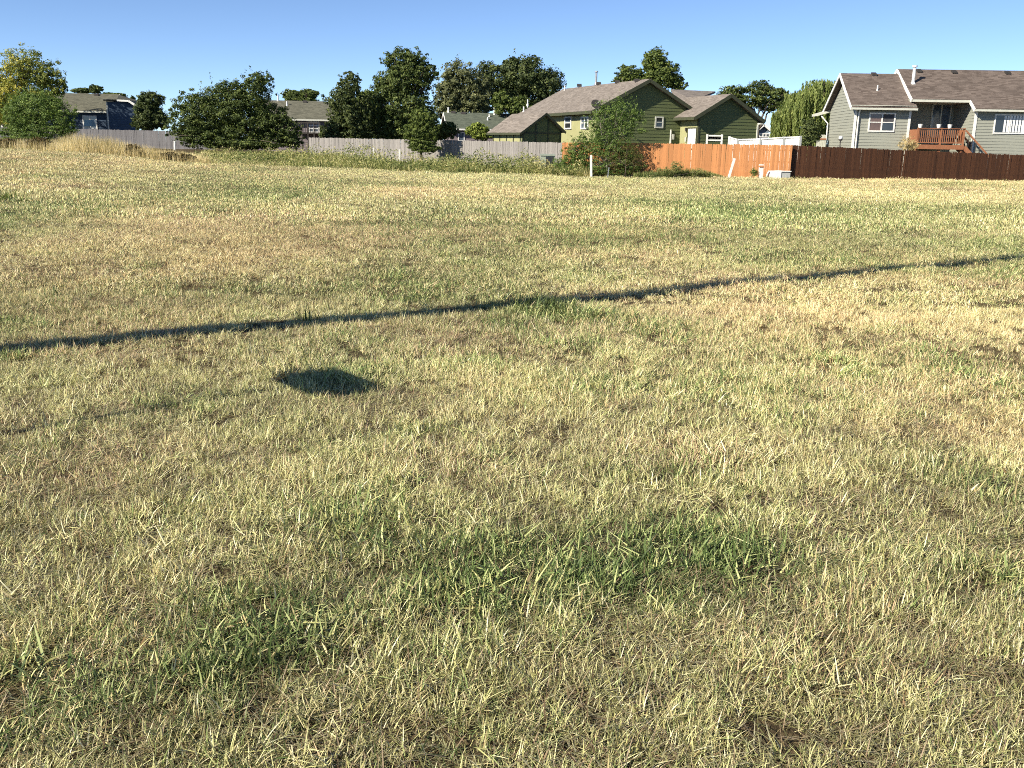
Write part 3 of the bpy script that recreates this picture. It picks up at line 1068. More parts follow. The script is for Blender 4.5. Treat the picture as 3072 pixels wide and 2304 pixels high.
tree('feathery_conifer', 'small feathery conifer in front of the grey fence gap', 'tree', [(1262, 360, 34, 32), (1250, 400, 44, 32), (1290, 390, 30, 40), (1262, 430, 50, 24), (1275, 445, 52, 16)], 63.5, 1265, M['leaf_mid'], 8000, .20, .10, clump=.24, wisps=40, aspect=.4, shade=.44)
tree('dark_shrub', 'dark shrub below the green roofed house gable', 'shrub', [(1345, 392, 30, 26), (1320, 400, 18, 22)], 84, 1345, M['leaf_dark'], 3000, .22, .1, base_z=.5)
tree('bright_shrub', 'sunlit bright green rounded shrub by the green roofed house', 'shrub', [(1432, 392, 34, 24), (1430, 378, 18, 12), (1450, 405, 26, 16)], 80, 1432, M['leaf_bright'], 3600, .24, .09, base_z=.4)
tree('dark_hedge', 'low dark hedge growth under the tall trees behind the grey fence', 'hedge', [(1110, 395, 45, 26), (1295, 395, 40, 26), (985, 400, 30, 20), (1180, 405, 60, 18), (1120, 360, 30, 30)], 88, 1150, M['leaf_black'], 7000, .3, .1, base_z=.6)

def willow():
    Y = 88
    b = at(2430, 440, Y)
    base = Vector((b.x, b.y, .3))
    t = thing('weeping_willow', base, 'weeping willow with long hanging strands beside the grey house', 'tree')
    mb = MB()
    top = at(2455, 255, Y)
    fork = base.lerp(Vector((top.x, top.y, top.z)), .5)
    limb(mb, base - Vector((0, 0, .15)), fork, .35, .25, .03)
    C, S = [], []
    k = Y / (F * 1.03)
    for i in range(400):
        a = rng.uniform(0, 2 * math.pi)
        rr = math.sqrt(rng.random())
        px = 2420 + 105 * rr * math.cos(a)
        prof = 242 + 70 * abs((px - 2470) / 115) ** 1.7 + 10 * math.sin(px * .11)
        topp = np.array(at(px, prof + 24 * rng.random() + 30 * (1 - rr) * 0, Y))
        topp[1] += 105 * k * rr * math.sin(a)
        ln = rng.uniform(.35, 1.0) * (topp[2] - .9)
        m = int(ln * 26)
        tt = np.linspace(0, 1, m)
        sway = rng.normal(0, .12, 2)
        p = np.stack([topp[0] + sway[0] * tt * ln * .4 + rng.normal(0, .05, m), topp[1] + sway[1] * tt * ln * .4 + rng.normal(0, .05, m), topp[2] + .25 * np.sin(tt * 3.1) * (1 - tt) - tt * ln], 1)
        C.append(p)
        S.append(np.full(m, rng.normal(.48, .17)) + rng.normal(0, .1, m))
        if i % 14 == 0:
            limb(mb, fork, topp, .12, .025, .08, 5, 5)
    mb.build('trunk', M['bark'], t, smooth=True)
    c = np.concatenate(C)
    n = len(c)
    # leaves hang: long axis mostly down
    nr = unit(n); nr[:, 2] *= .25
    nr /= np.linalg.norm(nr, axis=1, keepdims=True)
    dn = np.tile(np.array([0, 0, -1.0]), (n, 1)) + rng.normal(0, .3, (n, 3))
    tt_ = dn / np.linalg.norm(dn, axis=1, keepdims=True)
    bb = np.cross(nr, tt_)
    s = (.30 * rng.uniform(.6, 1.3, n))[:, None]
    V = np.stack([c - tt_ * s * .5, c + bb * s * .16, c + tt_ * s * .5, c - bb * s * .16], 1).reshape(-1, 3)
    cluster_mesh('crown', V, np.arange(4 * n).reshape(n, 4), M['leaf_willow'], {'shade': np.repeat(np.clip(np.concatenate(S), 0, 1), 4)}, parent=t)
willow()
tree('small_tree', 'small dark tree in front of the willow beside the brown fence', 'tree', [(2432, 385, 26, 28), (2425, 415, 30, 22), (2445, 405, 18, 22)], 66, 2430, M['leaf_black'], 3800, .17, .08, base_z=.2, shade=.6)

# feathery multi-stem bush by the orange fence
tree('feathery_bush', 'tall feathery many stemmed bush overlapping the orange fence end', 'shrub',
     [(1855, 335, 55, 48), (1800, 370, 55, 45), (1880, 375, 62, 42), (1820, 420, 80, 42), (1790, 450, 85, 40), (1855, 455, 72, 42), (1870, 490, 60, 32), (1760, 495, 75, 30), (1810, 510, 95, 18), (1900, 345, 34, 26), (1800, 335, 25, 25), (1715, 458, 38, 30), (1698, 492, 46, 26), (1748, 428, 40, 30), (1735, 470, 50, 34), (1722, 508, 60, 22), (1905, 505, 36, 24)],
     56.5, 1830, M['leaf_fresh'], 16000, .15, .07, clump=.22, wisps=170, aspect=.32, fill=.75, bark=M['bark_pale'], shade=.46)
tree('dead_brush', 'reddish brown dead brush at the foot of the feathery bush', 'brush', [(1880, 455, 42, 34), (1905, 490, 34, 32), (1850, 480, 40, 34)], 55.9, 1880, M['leaf_rust'], 900, .12, .03, clump=.3, wisps=60, aspect=.15, shade=.45)
tree('low_shrub', 'rusty brown low shrub among the tall dry grass', 'shrub', [(398, 447, 26, 13), (405, 458, 30, 9)], 57, 400, M['leaf_rust'], 2600, .12, .03)
tree('low_shrub', 'low green and brown shrub at the end of the dry grass', 'shrub', [(510, 470, 38, 13), (555, 473, 34, 13), (530, 480, 55, 8)], 56, 530, M['leaf_rust'], 3600, .12, .03, shade=.30)
tree('low_shrub', 'dark brownish weed clump below the feathery light green shrub', 'shrub', [(115, 430, 40, 18), (20, 430, 40, 18)], 60, 75, M['leaf_rust'], 2600, .13, .03, shade=.3)
tree('weed_bush', 'bushy green weed at the orange fence base', 'weed', [(2032, 500, 20, 14), (2005, 512, 40, 9), (2095, 516, 22, 9)], 54, 2035, M['weed'], 1300, .10, .02, wisps=70, aspect=.3, shade=.5)
tree('weed_bush', 'small green weed beside the short white post', 'weed', [(2262, 517, 14, 10)], 53.4, 2262, M['leaf_fresh'], 500, .09, .02, wisps=14, aspect=.3)

# ------------------------------------------------------------------ tall dry grass and weeds (nobody could count them)
def standing_blades(name, label, pts, hts, wd, tiltmax, mat, shade_mu, heads=False, cat='grass'):
    n = len(pts)
    az = rng.random(n) * 2 * math.pi
    tl = rng.random(n) ** 1.5 * tiltmax
    V, T, k = blades(pts[:, 0].copy(), pts[:, 1].copy(), np.zeros(n), hts, wd, tl, az, rng.uniform(.05, .6, n), 3)
    V[:, 2] += np.repeat(height(pts[:, 0], pts[:, 1]) - .02, k)
    sh = np.repeat(np.clip(rng.normal(shade_mu, .2, n) + (fbm(pts[:, 0], pts[:, 1], 1.6, 411) - .5) * 1.1, 0, 1), k)
    o = cluster_mesh(name, V, T, mat, {'shade': sh})
    tag(o, label, cat, kind='stuff')

def band_points(n, pxs, Y0s, Y1s, x0, x1):
    px = rng.uniform(x0, x1, n)
    y0 = np.interp(px, pxs, Y0s)
    y1 = np.interp(px, pxs, Y1s)
    Y = y0 + (y1 - y0) * rng.random(n)
    X = (px - CX) / F * Y * .972
    return px, np.stack([X, Y], 1)

px, P = band_points(15000, [-300, 0, 200, 480, 640], [58, 57, 56, 55, 55], [70, 68, 66, 62, 58], -300, 620)
hh = np.interp(px, [-300, 0, 150, 200, 330, 360, 480, 620], [.8, .65, .7, 1.1, 1.05, .85, .65, .4]) * rng.uniform(.45, 1.2, len(px))
dens = rng.random(len(px)) < np.interp(px, [-300, 100, 180, 560, 620], [.7, .6, 1, .8, .25])
standing_blades('tall_dry_grass', 'tall golden dry grass standing in front of the grey fence', P[dens], hh[dens], rng.uniform(.009, .022, dens.sum()), .36, M['dry_reed'], .62)

px, P = band_points(26000, [560, 870, 1080, 1540, 1800], [56, 55.5, 55, 54.8, 54.5], [70, 69, 66, 60, 58.5], 570, 1760)
hh = np.interp(px, [570, 700, 880, 950, 1130, 1200, 1330, 1450, 1600, 1760], [.10, .18, .32, .5, .45, .32, .34, .45, .5, .5]) * rng.uniform(.4, 1.3, len(px)) * (.25 + 1.5 * fbm(P[:, 0], P[:, 1], 1.8, 401))
standing_blades('field_weeds', 'band of green and yellow weeds along the grey fence', P, hh, rng.uniform(.015, .045, len(px)), .9, M['weed'], .62, cat='weeds')
def leafy_band(name, label, n, x0, x1, pxs, Y0s, Y1s, hpx, hval, mat, seed):
    px, P = band_points(n, pxs, Y0s, Y1s, x0, x1)
    lump = fbm(P[:, 0], P[:, 1], 1.5, seed)
    ht = np.interp(px, hpx, hval) * np.clip((lump - .30) * 2.6, .05, 1.5)
    z = height(P[:, 0], P[:, 1]) + ht * rng.random(len(px)) ** .7
    c = np.stack([P[:, 0], P[:, 1], z], 1)
    nn = unit(len(px)) + np.array([0, -.2, .5])
    nn /= np.linalg.norm(nn, axis=1, keepdims=True)
    V, Fq = leaf_cards(c, nn, rng.uniform(.07, .17, len(px)), .4)
    sh = np.clip(rng.normal(.60, .2, len(px)) + (fbm(P[:, 0], P[:, 1], 2.6, seed + 5) - .5) * 1.3, 0, 1)
    o = cluster_mesh(name, V, Fq, mat, {'shade': np.repeat(sh, 4)})
    tag(o, label, 'weeds', kind='stuff')
leafy_band('leafy_weeds', 'leafy green weed patches in the band along the grey fence', 30000, 590, 1740, [560, 870, 1080, 1540, 1800], [56, 55.5, 55, 54.8, 54.5], [70, 69, 66, 60, 58.5],
           [590, 700, 880, 950, 1130, 1200, 1330, 1450, 1600, 1740], [.2, .5, .8, 1.2, 1.1, .75, .8, 1.1, 1.05, .9], M['weed'], 431)
px, P = band_points(5000, [1880, 2140, 2380], [54.6, 54.0, 54.2], [56.6, 55.2, 55.0], 1890, 2160)
hh = np.interp(px, [1890, 1960, 2040, 2110, 2160], [.35, .5, .65, .5, .2]) * rng.uniform(.4, 1.1, len(px))
standing_blades('fence_weeds', 'loose green weeds along the orange fence base', P, hh, rng.uniform(.015, .04, len(px)), .7, M['weed'], .38, cat='weeds')

# ------------------------------------------------------------------ houses
def vent_box(fr_or_pt, parent, w=.32, h=.12):
    p = Vector(fr_or_pt)
    return MB().prism([p + Vector((-w / 2, -.16, -.05)), p + Vector((w / 2, -.16, -.05)), p + Vector((w / 2, .16, .08)), p + Vector((-w / 2, .16, .08))], (0, 0, h)).build('roof_vent', M['vent_dark'], parent)

def pipe(p, parent, h, r=.05, mat=None, cap=False):
    p = Vector(p)
    mb = MB().tube([p - Vector((0, 0, .25)), p + Vector((0, 0, h))], [r, r], 10)
    mb.tube([p - Vector((0, 0, .1)), p + Vector((0, 0, .06))], [r * 2.0, r * 1.1], 10)
    if cap:
        mb.tube([p + Vector((0, 0, h + .02)), p + Vector((0, 0, h + .12))], [r * 1.7, r * 1.7], 10)
    return mb.build('vent_pipe', mat or M['pipe_white'], parent, smooth=False)

# --- grey house on the right
def grey_house():
    fr = Frame(2556, 440, 64.5, -3.0)
    UV = lambda u, z, v=0.0: fr.W(u, v, z)
    nF = -fr.V
    nL = -fr.U
    H = thing('grey_house', fr.W(4, 3, 0.1), 'grey clapboard house with brown shingle roof and raised cedar deck', 'house')
    zb = -.1
    # wing front wall, eave z
    u1 = fr.L(2733, 332)[0]
    u0 = 0.0
    over = .45
    half = 3.05
    zo = fr.L(2640, 321.5, -over)[1]
    ridge_z = fr.L(2610, 220.5, half)[1]
    ze = zo + (ridge_z - zo) / (half + over) * over - .06
    # left wing
    siding_wall(H, lambda u, z: UV(u, z), nF, [(u0, zb), (u1, zb), (u1, ze), (u0, ze)], M['grey_siding'], .19)
    # gable wall on the left side
    siding_wall(H, lambda v, z: fr.W(u0, v, z), nL, [(2 * half, zb), (0.0, zb), (0.0, ze), (half, ridge_z - .42), (2 * half, ze)], M['grey_siding'], .19)
    MB().fbox(fr, u0 + .16, u1, 2 * half - .15, 2 * half, zb, ze).build('wall', M['grey_siding'], H)
    slope = (ridge_z - zo) / (half + over)
    ez = ze - .02
    e0 = fr.W(u0 - .42, -over, ridge_z - slope * (half + over))
    e1 = fr.W(u1 + .25, -over, ridge_z - slope * (half + over))
    r0 = fr.W(u0 - .42, half, ridge_z)
    r1 = fr.W(u1 + .25, half, ridge_z)
    b0 = fr.W(u0 - .42, 2 * half + over, ridge_z - slope * (half + over))
    b1 = fr.W(u1 + .25, 2 * half + over, ridge_z - slope * (half + over))
    e1b = fr.W(u1 + 1.2, -over + .0, ridge_z - slope * (half + over))
    slab([e0, e1, fr.W(u1 + .25, half, ridge_z), r0], .14, M['roof_brown'], 'roof', H)
    slab([r0, r1, b1, b0], .14, M['roof_brown'], 'roof', H)
    dn = Vector((0, 0, -.11))
    trim(e0 + dn + nL * .02, r0 + dn + nL * .02, .05, .22, M['white'], 'rake_trim', H)
    trim(b0 + dn + nL * .02, r0 + dn + nL * .02, .05, .22, M['white'], 'rake_trim', H)
    trim(e0 + dn + nF * .06, e1 + dn + nF * .06, .13, .13, M['cream'], 'gutter', H)
    # soffit under the front eave
    MB().fbox(fr, u0 - .4, u1 + .2, -over, -.03, ze - .16, ze - .13).build('soffit', M['soffit'], H)
    # corner boards and downspouts
    MB().fbox(fr, u0 - .035, u0 + .10, -.06, .10, zb, ze - .17).build('corner_board', M['white'], H)
    MB().fbox(fr, u1 - .12, u1 + .03, -.06, .08, zb, ze - .17).build('corner_board', M['white'], H)
    p = fr.W(u0 + .22, -.1, 0)
    MB().tube([e0 + Vector((.62, .1, -.15)), fr.W(u0 + .2, -.12, ze - .65), fr.W(u0 + .2, -.12, zb)], [.05] * 3, 6).build('downspout', M['white'], H)
    # back porch eave showing on the far left corner
    q0, q1 = fr.W(u0 - .9, 2 * half + .1, ze - .62), fr.W(u0 - .02, 2 * half + .1, ze - .35)
    MB().prism([q0, q1, q1 + fr.V * 1.6, q0 + fr.V * 1.6], (0, 0, .16)).build('back_eave', M['cream'], H)
    MB().tube([q0 + Vector((.3, 0, 0)), fr.W(u0 - .18, 2 * half - .2, ze - 1.15), fr.W(u0 - .18, 2 * half - .2, zb)], [.05] * 3, 6).build('downspout', M['white'], H)
    # wing window
    a, b = fr.L(2604, 396), fr.L(2686, 331)
    a2, b2 = fr.L(2602, 395), fr.L(2688, 336)
    window(H, fr, a2[0], b2[0], a2[1], b2[1] - .06, nF, UV, 2, 2, .09, None, [M['glass_red'], M['glass'], M['glass_red'], M['screen_dark']])
    # main body: recessed porch, then right section standing forward
    vr = 3.0                                   # porch back wall
    half2, vp = 3.45, -.12
    rz2 = fr.L(2800, 208.5, half2)[1]
    zp = fr.L(2830, 298, vp)[1]                # porch eave height
    sl2 = (rz2 - zp) / (half2 - vp)
    ve = -1.0
    for _ in range(30):
        zer = fr.L(2990, 326.5, ve)[1]
        ve = half2 - (rz2 - zer) / sl2
    vf = ve + over                             # right section front wall
    up1 = fr.L(2928, 340, vf)[0]
    uE = up1 + 10.5
    zer_w = zer + sl2 * over - .06
    siding_wall(H, lambda u, z: fr.W(u, vr, z), nF, [(u1, zb), (up1, zb), (up1, zp - .05), (u1, zp - .05)], M['grey_siding'], .19)
    siding_wall(H, lambda u, z: fr.W(u, vf, z), nF, [(up1, zb), (uE, zb), (uE, zer_w), (up1, zer_w)], M['grey_siding'], .19)
    siding_wall(H, lambda v, z: fr.W(up1, v, z), nL, [(vr, .2), (vf, .2), (vf, zer_w), (max(vp, vf + .05), zp - .1), (vr, zp - .1)], M['grey_siding'], .19)
    MB().fbox(fr, u1 - .14, u1, .16, vr + .2, zb, zp).build('wall', M['grey_siding'], H)
    eR0, eR1 = fr.W(up1 - .25, vf - over, zer), fr.W(uE + .3, vf - over, zer)
    rR0, rR1 = fr.W(u1 - 1.05, half2, rz2), fr.W(uE + .3, half2, rz2)
    eP0, eP1 = fr.W(u1 - .02, vp, zp), fr.W(up1 - .25, vp, zp)
    rL = fr.W(u1 - .02, half2, rz2)
    slab([eP0, eP1, eR0, eR1, rR1, rL], .14, M['roof_brown'], 'roof', H)
    bk0, bk1 = fr.W(u1 - .02, 2 * half2, zp), fr.W(uE + .3, 2 * half2, zp)
    slab([rL, rR1, bk1, bk0], .14, M['roof_brown'], 'roof', H)
    trim(eP0 + dn + nL * .05, rL + dn + nL * .05, .06, .24, M['white'], 'rake_trim', H)
    trim(rL + dn + nL * .05, bk0 + dn + nL * .05, .06, .24, M['white'], 'rake_trim', H)
    # gable infill of the taller roof end
    MB().prism([fr.W(u1 + .08, vp + .1, zp - .12), fr.W(u1 + .08, half2, rz2 - .15), fr.W(u1 + .08, 2 * half2 - .2, zp - .12)], fr.U * .1).build('wall', M['grey_siding'], H)
    trim(eP0 + dn + nF * .05, eP1 + dn + nF * .05, .10, .15, M['cream'], 'gutter', H)
    trim(eR0 + dn + nF * .05, eR1 + dn + nF * .05, .12, .13, M['cream'], 'gutter', H)
    trim(eP1 + dn + nL * .03, eR0 + dn + nL * .03, .05, .22, M['white'], 'rake_trim', H)
    MB().fbox(fr, up1 - .2, uE, vf - over, vf - .03, zer - .16, zer - .13).build('soffit', M['soffit'], H)
    MB().fbox(fr, up1 - .035, up1 + .10, vf - .06, vf + .1, zb, zer - .17).build('corner_board', M['white'], H)
    MB().fbox(fr, u1 + .02, up1, vp + .05, vr, zp - .17, zp - .14).build('porch_ceiling', M['soffit'], H)
    zd0 = 2.28
    # slider and door on the porch
    a, b = fr.L(2788, 384, vr), fr.L(2856, 312, vr)
    window(H, fr, a[0], b[0], zd0 + .1, b[1], nF, lambda u, z: fr.W(u, vr, z), 2, 1, .08, M['cream'], [M['glass_blue'], M['glass_blue']])
    a, b = fr.L(2884, 400, vr), fr.L(2905, 345, vr)
    window(H, fr, a[0], b[0] + .2, zd0 + .1, b[1], nF, lambda u, z: fr.W(u, vr, z), 1, 1, .07, M['white'], [M['glass']])
    # wide window with blinds at the right
    a, b = fr.L(2977, 401, vf), fr.L(3100, 344, vf)
    w = window(H, fr, a[0], b[0] + .5, a[1], b[1], nF, lambda u, z: fr.W(u, vf, z), 3, 1, .08, M['white'], [M['glass'], M['glass'], M['glass']])
    zz0, zz1 = a[1] + .1, b[1] - .1
    u = a[0] + .62
    while u < b[0] + .3:
        MB().prism([fr.W(u, vf, zz0) + nF * .046, fr.W(u + .13, vf, zz0) + nF * .046, fr.W(u + .13, vf, zz1) + nF * .046, fr.W(u, vf, zz1) + nF * .046], nF * .006).build('blind_slat', M['curtain'], w)
        u += .19
    # roof furniture
    q = fr.P(2739, 249, 0)
    def on_roof(px, py, e, r, up_):
        """point of the slope (v from e to r) seen at a pixel"""
        best = None
        lo, hi = e[0], r[0]
        for k in range(60):
            v = lo + (hi - lo) * k / 59
            u, z = fr.L(px, py, v)
            zr = e[1] + (r[1] - e[1]) * (v - lo) / (hi - lo)
            d = abs(z - zr)
            if best is None or d < best[0]:
                best = (d, fr.W(u, v, zr))
        return best[1]
    E2, R2 = (vf - over, zer), (half2, rz2)
    E1, R1 = (-over, ridge_z - slope * (half + over)), (half, ridge_z)
    p = on_roof(2739, 249, E2, R2, 0)
    pipe(p, H, 1.0, .10, M['pipe_white'], cap=True)
    for px, py in ((2757, 216), (2862, 219), (3022, 221)):
        vent_box(on_roof(px, py, E2, R2, 0), H)
    vent_box(on_roof(2622, 226, E1, R1, 0), H)
    pipe(on_roof(2632, 270, E1, R1, 0), H, .32, .045)
    # deck
    zd = 2.28
    ud0 = u1 + .02
    ud1 = fr.L(2892, 430, -1.6)[0]
    dk = thing('cedar_deck', fr.W((ud0 + ud1) / 2, -.6, .1), 'raised red cedar deck with baluster railing and stairs on grey house', 'deck')
    nb = 12
    for i in range(nb):
        v0 = -1.6 + (vr - .05 + 1.6) * i / nb
        v1 = -1.6 + (vr - .05 + 1.6) * (i + 1) / nb - .012
        MB().fbox(fr, ud0, ud1, v0, v1, zd - .04, zd).build('deck_board', M['deck_wood'], dk)
    MB().fbox(fr, ud0, ud1, -1.66, -1.61, zd - .28, zd - .03).build('rim_joist', M['deck_wood'], dk)
    MB().fbox(fr, ud0 + .0, ud1, -1.60, -1.55, zd - .28, zd - .05).build('joist', M['deck_wood'], dk)
    for u in np.linspace(ud0 + .08, ud1 - .08, 3):
        MB().fbox(fr, u - .07, u + .07, -1.54, -1.40, -.05, zd - .05).build('post', M['deck_wood'], dk)
    zr = zd + 1.0
    for u in np.linspace(ud0 + .06, ud1 - .06, 3):
        MB().fbox(fr, u - .05, u + .05, -1.60, -1.50, zd, zr + .06).build('railing_post', M['deck_wood'], dk)
    MB().fbox(fr, ud0, ud1, -1.64, -1.48, zr, zr + .04).build('top_rail', M['deck_wood'], dk)
    MB().fbox(fr, ud0, ud1, -1.58, -1.53, zd + .1, zd + .17).build('bottom_rail', M['deck_wood'], dk)
    for u in np.arange(ud0 + .16, ud1 - .1, .125):
        MB().fbox(fr, u - .02, u + .02, -1.575, -1.535, zd + .17, zr).build('baluster', M['deck_wood'], dk)
    # left side railing panel and right end privacy panel
    MB().fbox(fr, ud0 + .02, ud0 + .06, -1.48, -.1, zd + .12, zr - .05).build('side_panel', M['deck_wood'], dk)
    MB().fbox(fr, ud1 - .06, ud1 - .02, -1.48, vf, zd + .1, zr - .03).build('side_panel', M['deck_wood'], dk)
    # stairs going down towards the right
    st0 = ud1 + .02
    ns = 8
    run, rise = .28, (zd - .05) / 8
    for i in range(ns):
        MB().fbox(fr, st0 + i * run, st0 + (i + 1) * run + .03, -1.55, -.45, zd - (i + 1) * rise - .04, zd - (i + 1) * rise).build('stair_tread', M['deck_wood'], dk)
    for v in (-1.6, -.44):
        a = fr.W(st0, v, zd - .12)
        b = fr.W(st0 + ns * run, v, .0)
        MB().bar(a, b, .05, .28).build('stair_stringer', M['deck_wood'], dk)
        MB().bar(a + Vector((0, 0, 1.05)), b + Vector((0, 0, 1.05)), .05, .10).build('stair_rail', M['deck_wood'], dk)
        for k in range(1, 9):
            q = a.lerp(b, k / 9)
            MB().bar(q, q + Vector((0, 0, 1.05)), .035).build('baluster', M['dark_wood'], dk)
        MB().fbox(fr, st0 + ns * run - .05, st0 + ns * run + .05, v - .05, v + .05, -.05, 1.2).build('stair_post', M['deck_wood'], dk)
    # things on the deck
    def chair(u, v, label):
        b = fr.W(u, v, zd)
        c = thing('deck_chair', b, label, 'chair')
        MB().fbox(fr, u - .27, u + .27, v - .25, v + .25, zd + .40, zd + .45).build('seat', M['dark_wood'], c)
        MB().prism([fr.W(u - .27, v + .25, zd + .45), fr.W(u + .27, v + .25, zd + .45), fr.W(u + .25, v + .40, zd + 1.0), fr.W(u - .25, v + .40, zd + 1.0)], fr.V * .04).build('backrest', M['dark_wood'], c)
        for du in (-.24, .24):
            for dv in (-.22, .22):
                MB().fbox(fr, u + du - .02, u + du + .02, v + dv - .02, v + dv + .02, zd, zd + .40).build('leg', M['dark_wood'], c)
            MB().fbox(fr, u + du - .03, u + du + .03, v - .25, v + .27, zd + .62, zd + .66).build('armrest', M['dark_wood'], c)
    chair(ud0 + 1.3, -.8, 'dark deck chair nearest the cedar deck side panel')
    chair(ud0 + 2.6, -.75, 'dark deck chair at the stairs end of the cedar deck')
    def planter(px, py, label):
        u, z = fr.L(px, py, -1.56)
        b = fr.W(u, -1.56, zr + .04)
        c = thing('flower_pot', b, label, 'flower pot')
        MB().tube([b, b + Vector((0, 0, .24))], [.10, .15], 12).build('pot', M['white'], c)
        MB().tube([b + Vector((0, 0, .23)), b + Vector((0, 0, .25))], [.13, .12], 12).build('soil', M['bark'], c)
    planter(2761, 379, 'white flower pot alone at the left end of the deck rail')
    planter(2816, 383, 'white flower pot in the middle of the deck rail')
    planter(2849, 383, 'white flower pot at the stairs end of the deck rail')
    # covered grill by the stairs
    u, z = fr.L(2984, 440, vf - 1.0)
    g = thing('covered_grill', fr.W(u, vf - 1.0, .1), 'tall black covered grill at the foot of the deck stairs', 'grill')
    pts, rad = [], []
    for zz, r in ((0.05, .36), (.5, .36), (.95, .34), (1.25, .30), (1.42, .18), (1.48, .04)):
        pts.append(fr.W(u, vf - 1.0, .1 + zz)); rad.append(r)
    MB().tube(pts, rad, 12).build('cover', M['black_cover'], g, smooth=True)
    MB().tube([fr.W(u, vf - 1.0, .02), fr.W(u, vf - 1.0, .16)], [.30, .30], 12).build('base', M['metal'], g)
    # lamp post in front of the gable wall
    b = at(2519, 446, 60.5)
    gz = zg(b.x, b.y)
    top = at(2517, 407, 60.5).z
    lp = thing('garden_lamp', Vector((b.x, b.y, gz)), 'slim garden lamp post with white globe behind the brown fence', 'lamp')
    MB().tube([(b.x, b.y, gz), (b.x, b.y, top - .28)], [.035, .03], 8).build('post', M['vent_dark'], lp)
    MB().tube([(b.x, b.y, top - .30), (b.x, b.y, top - .22)], [.10, .12], 10).build('bracket', M['vent_dark'], lp)
    MB().tube([(b.x, b.y, top - .23), (b.x, b.y, top - .17), (b.x, b.y, top - .05), (b.x, b.y, top)], [.09, .13, .12, .03], 12).build('globe', M['white'], lp, smooth=True)
    # pampas tuft below the deck
    tree('grass_clump', 'dry ornamental grass clump before the cedar deck', 'plant', [(2722, 432, 24, 20), (2735, 440, 22, 12)], 61, 2728, M['dry_reed'], 700, .3, .02, aspect=.08, wisps=24, shade=.5)
grey_house()

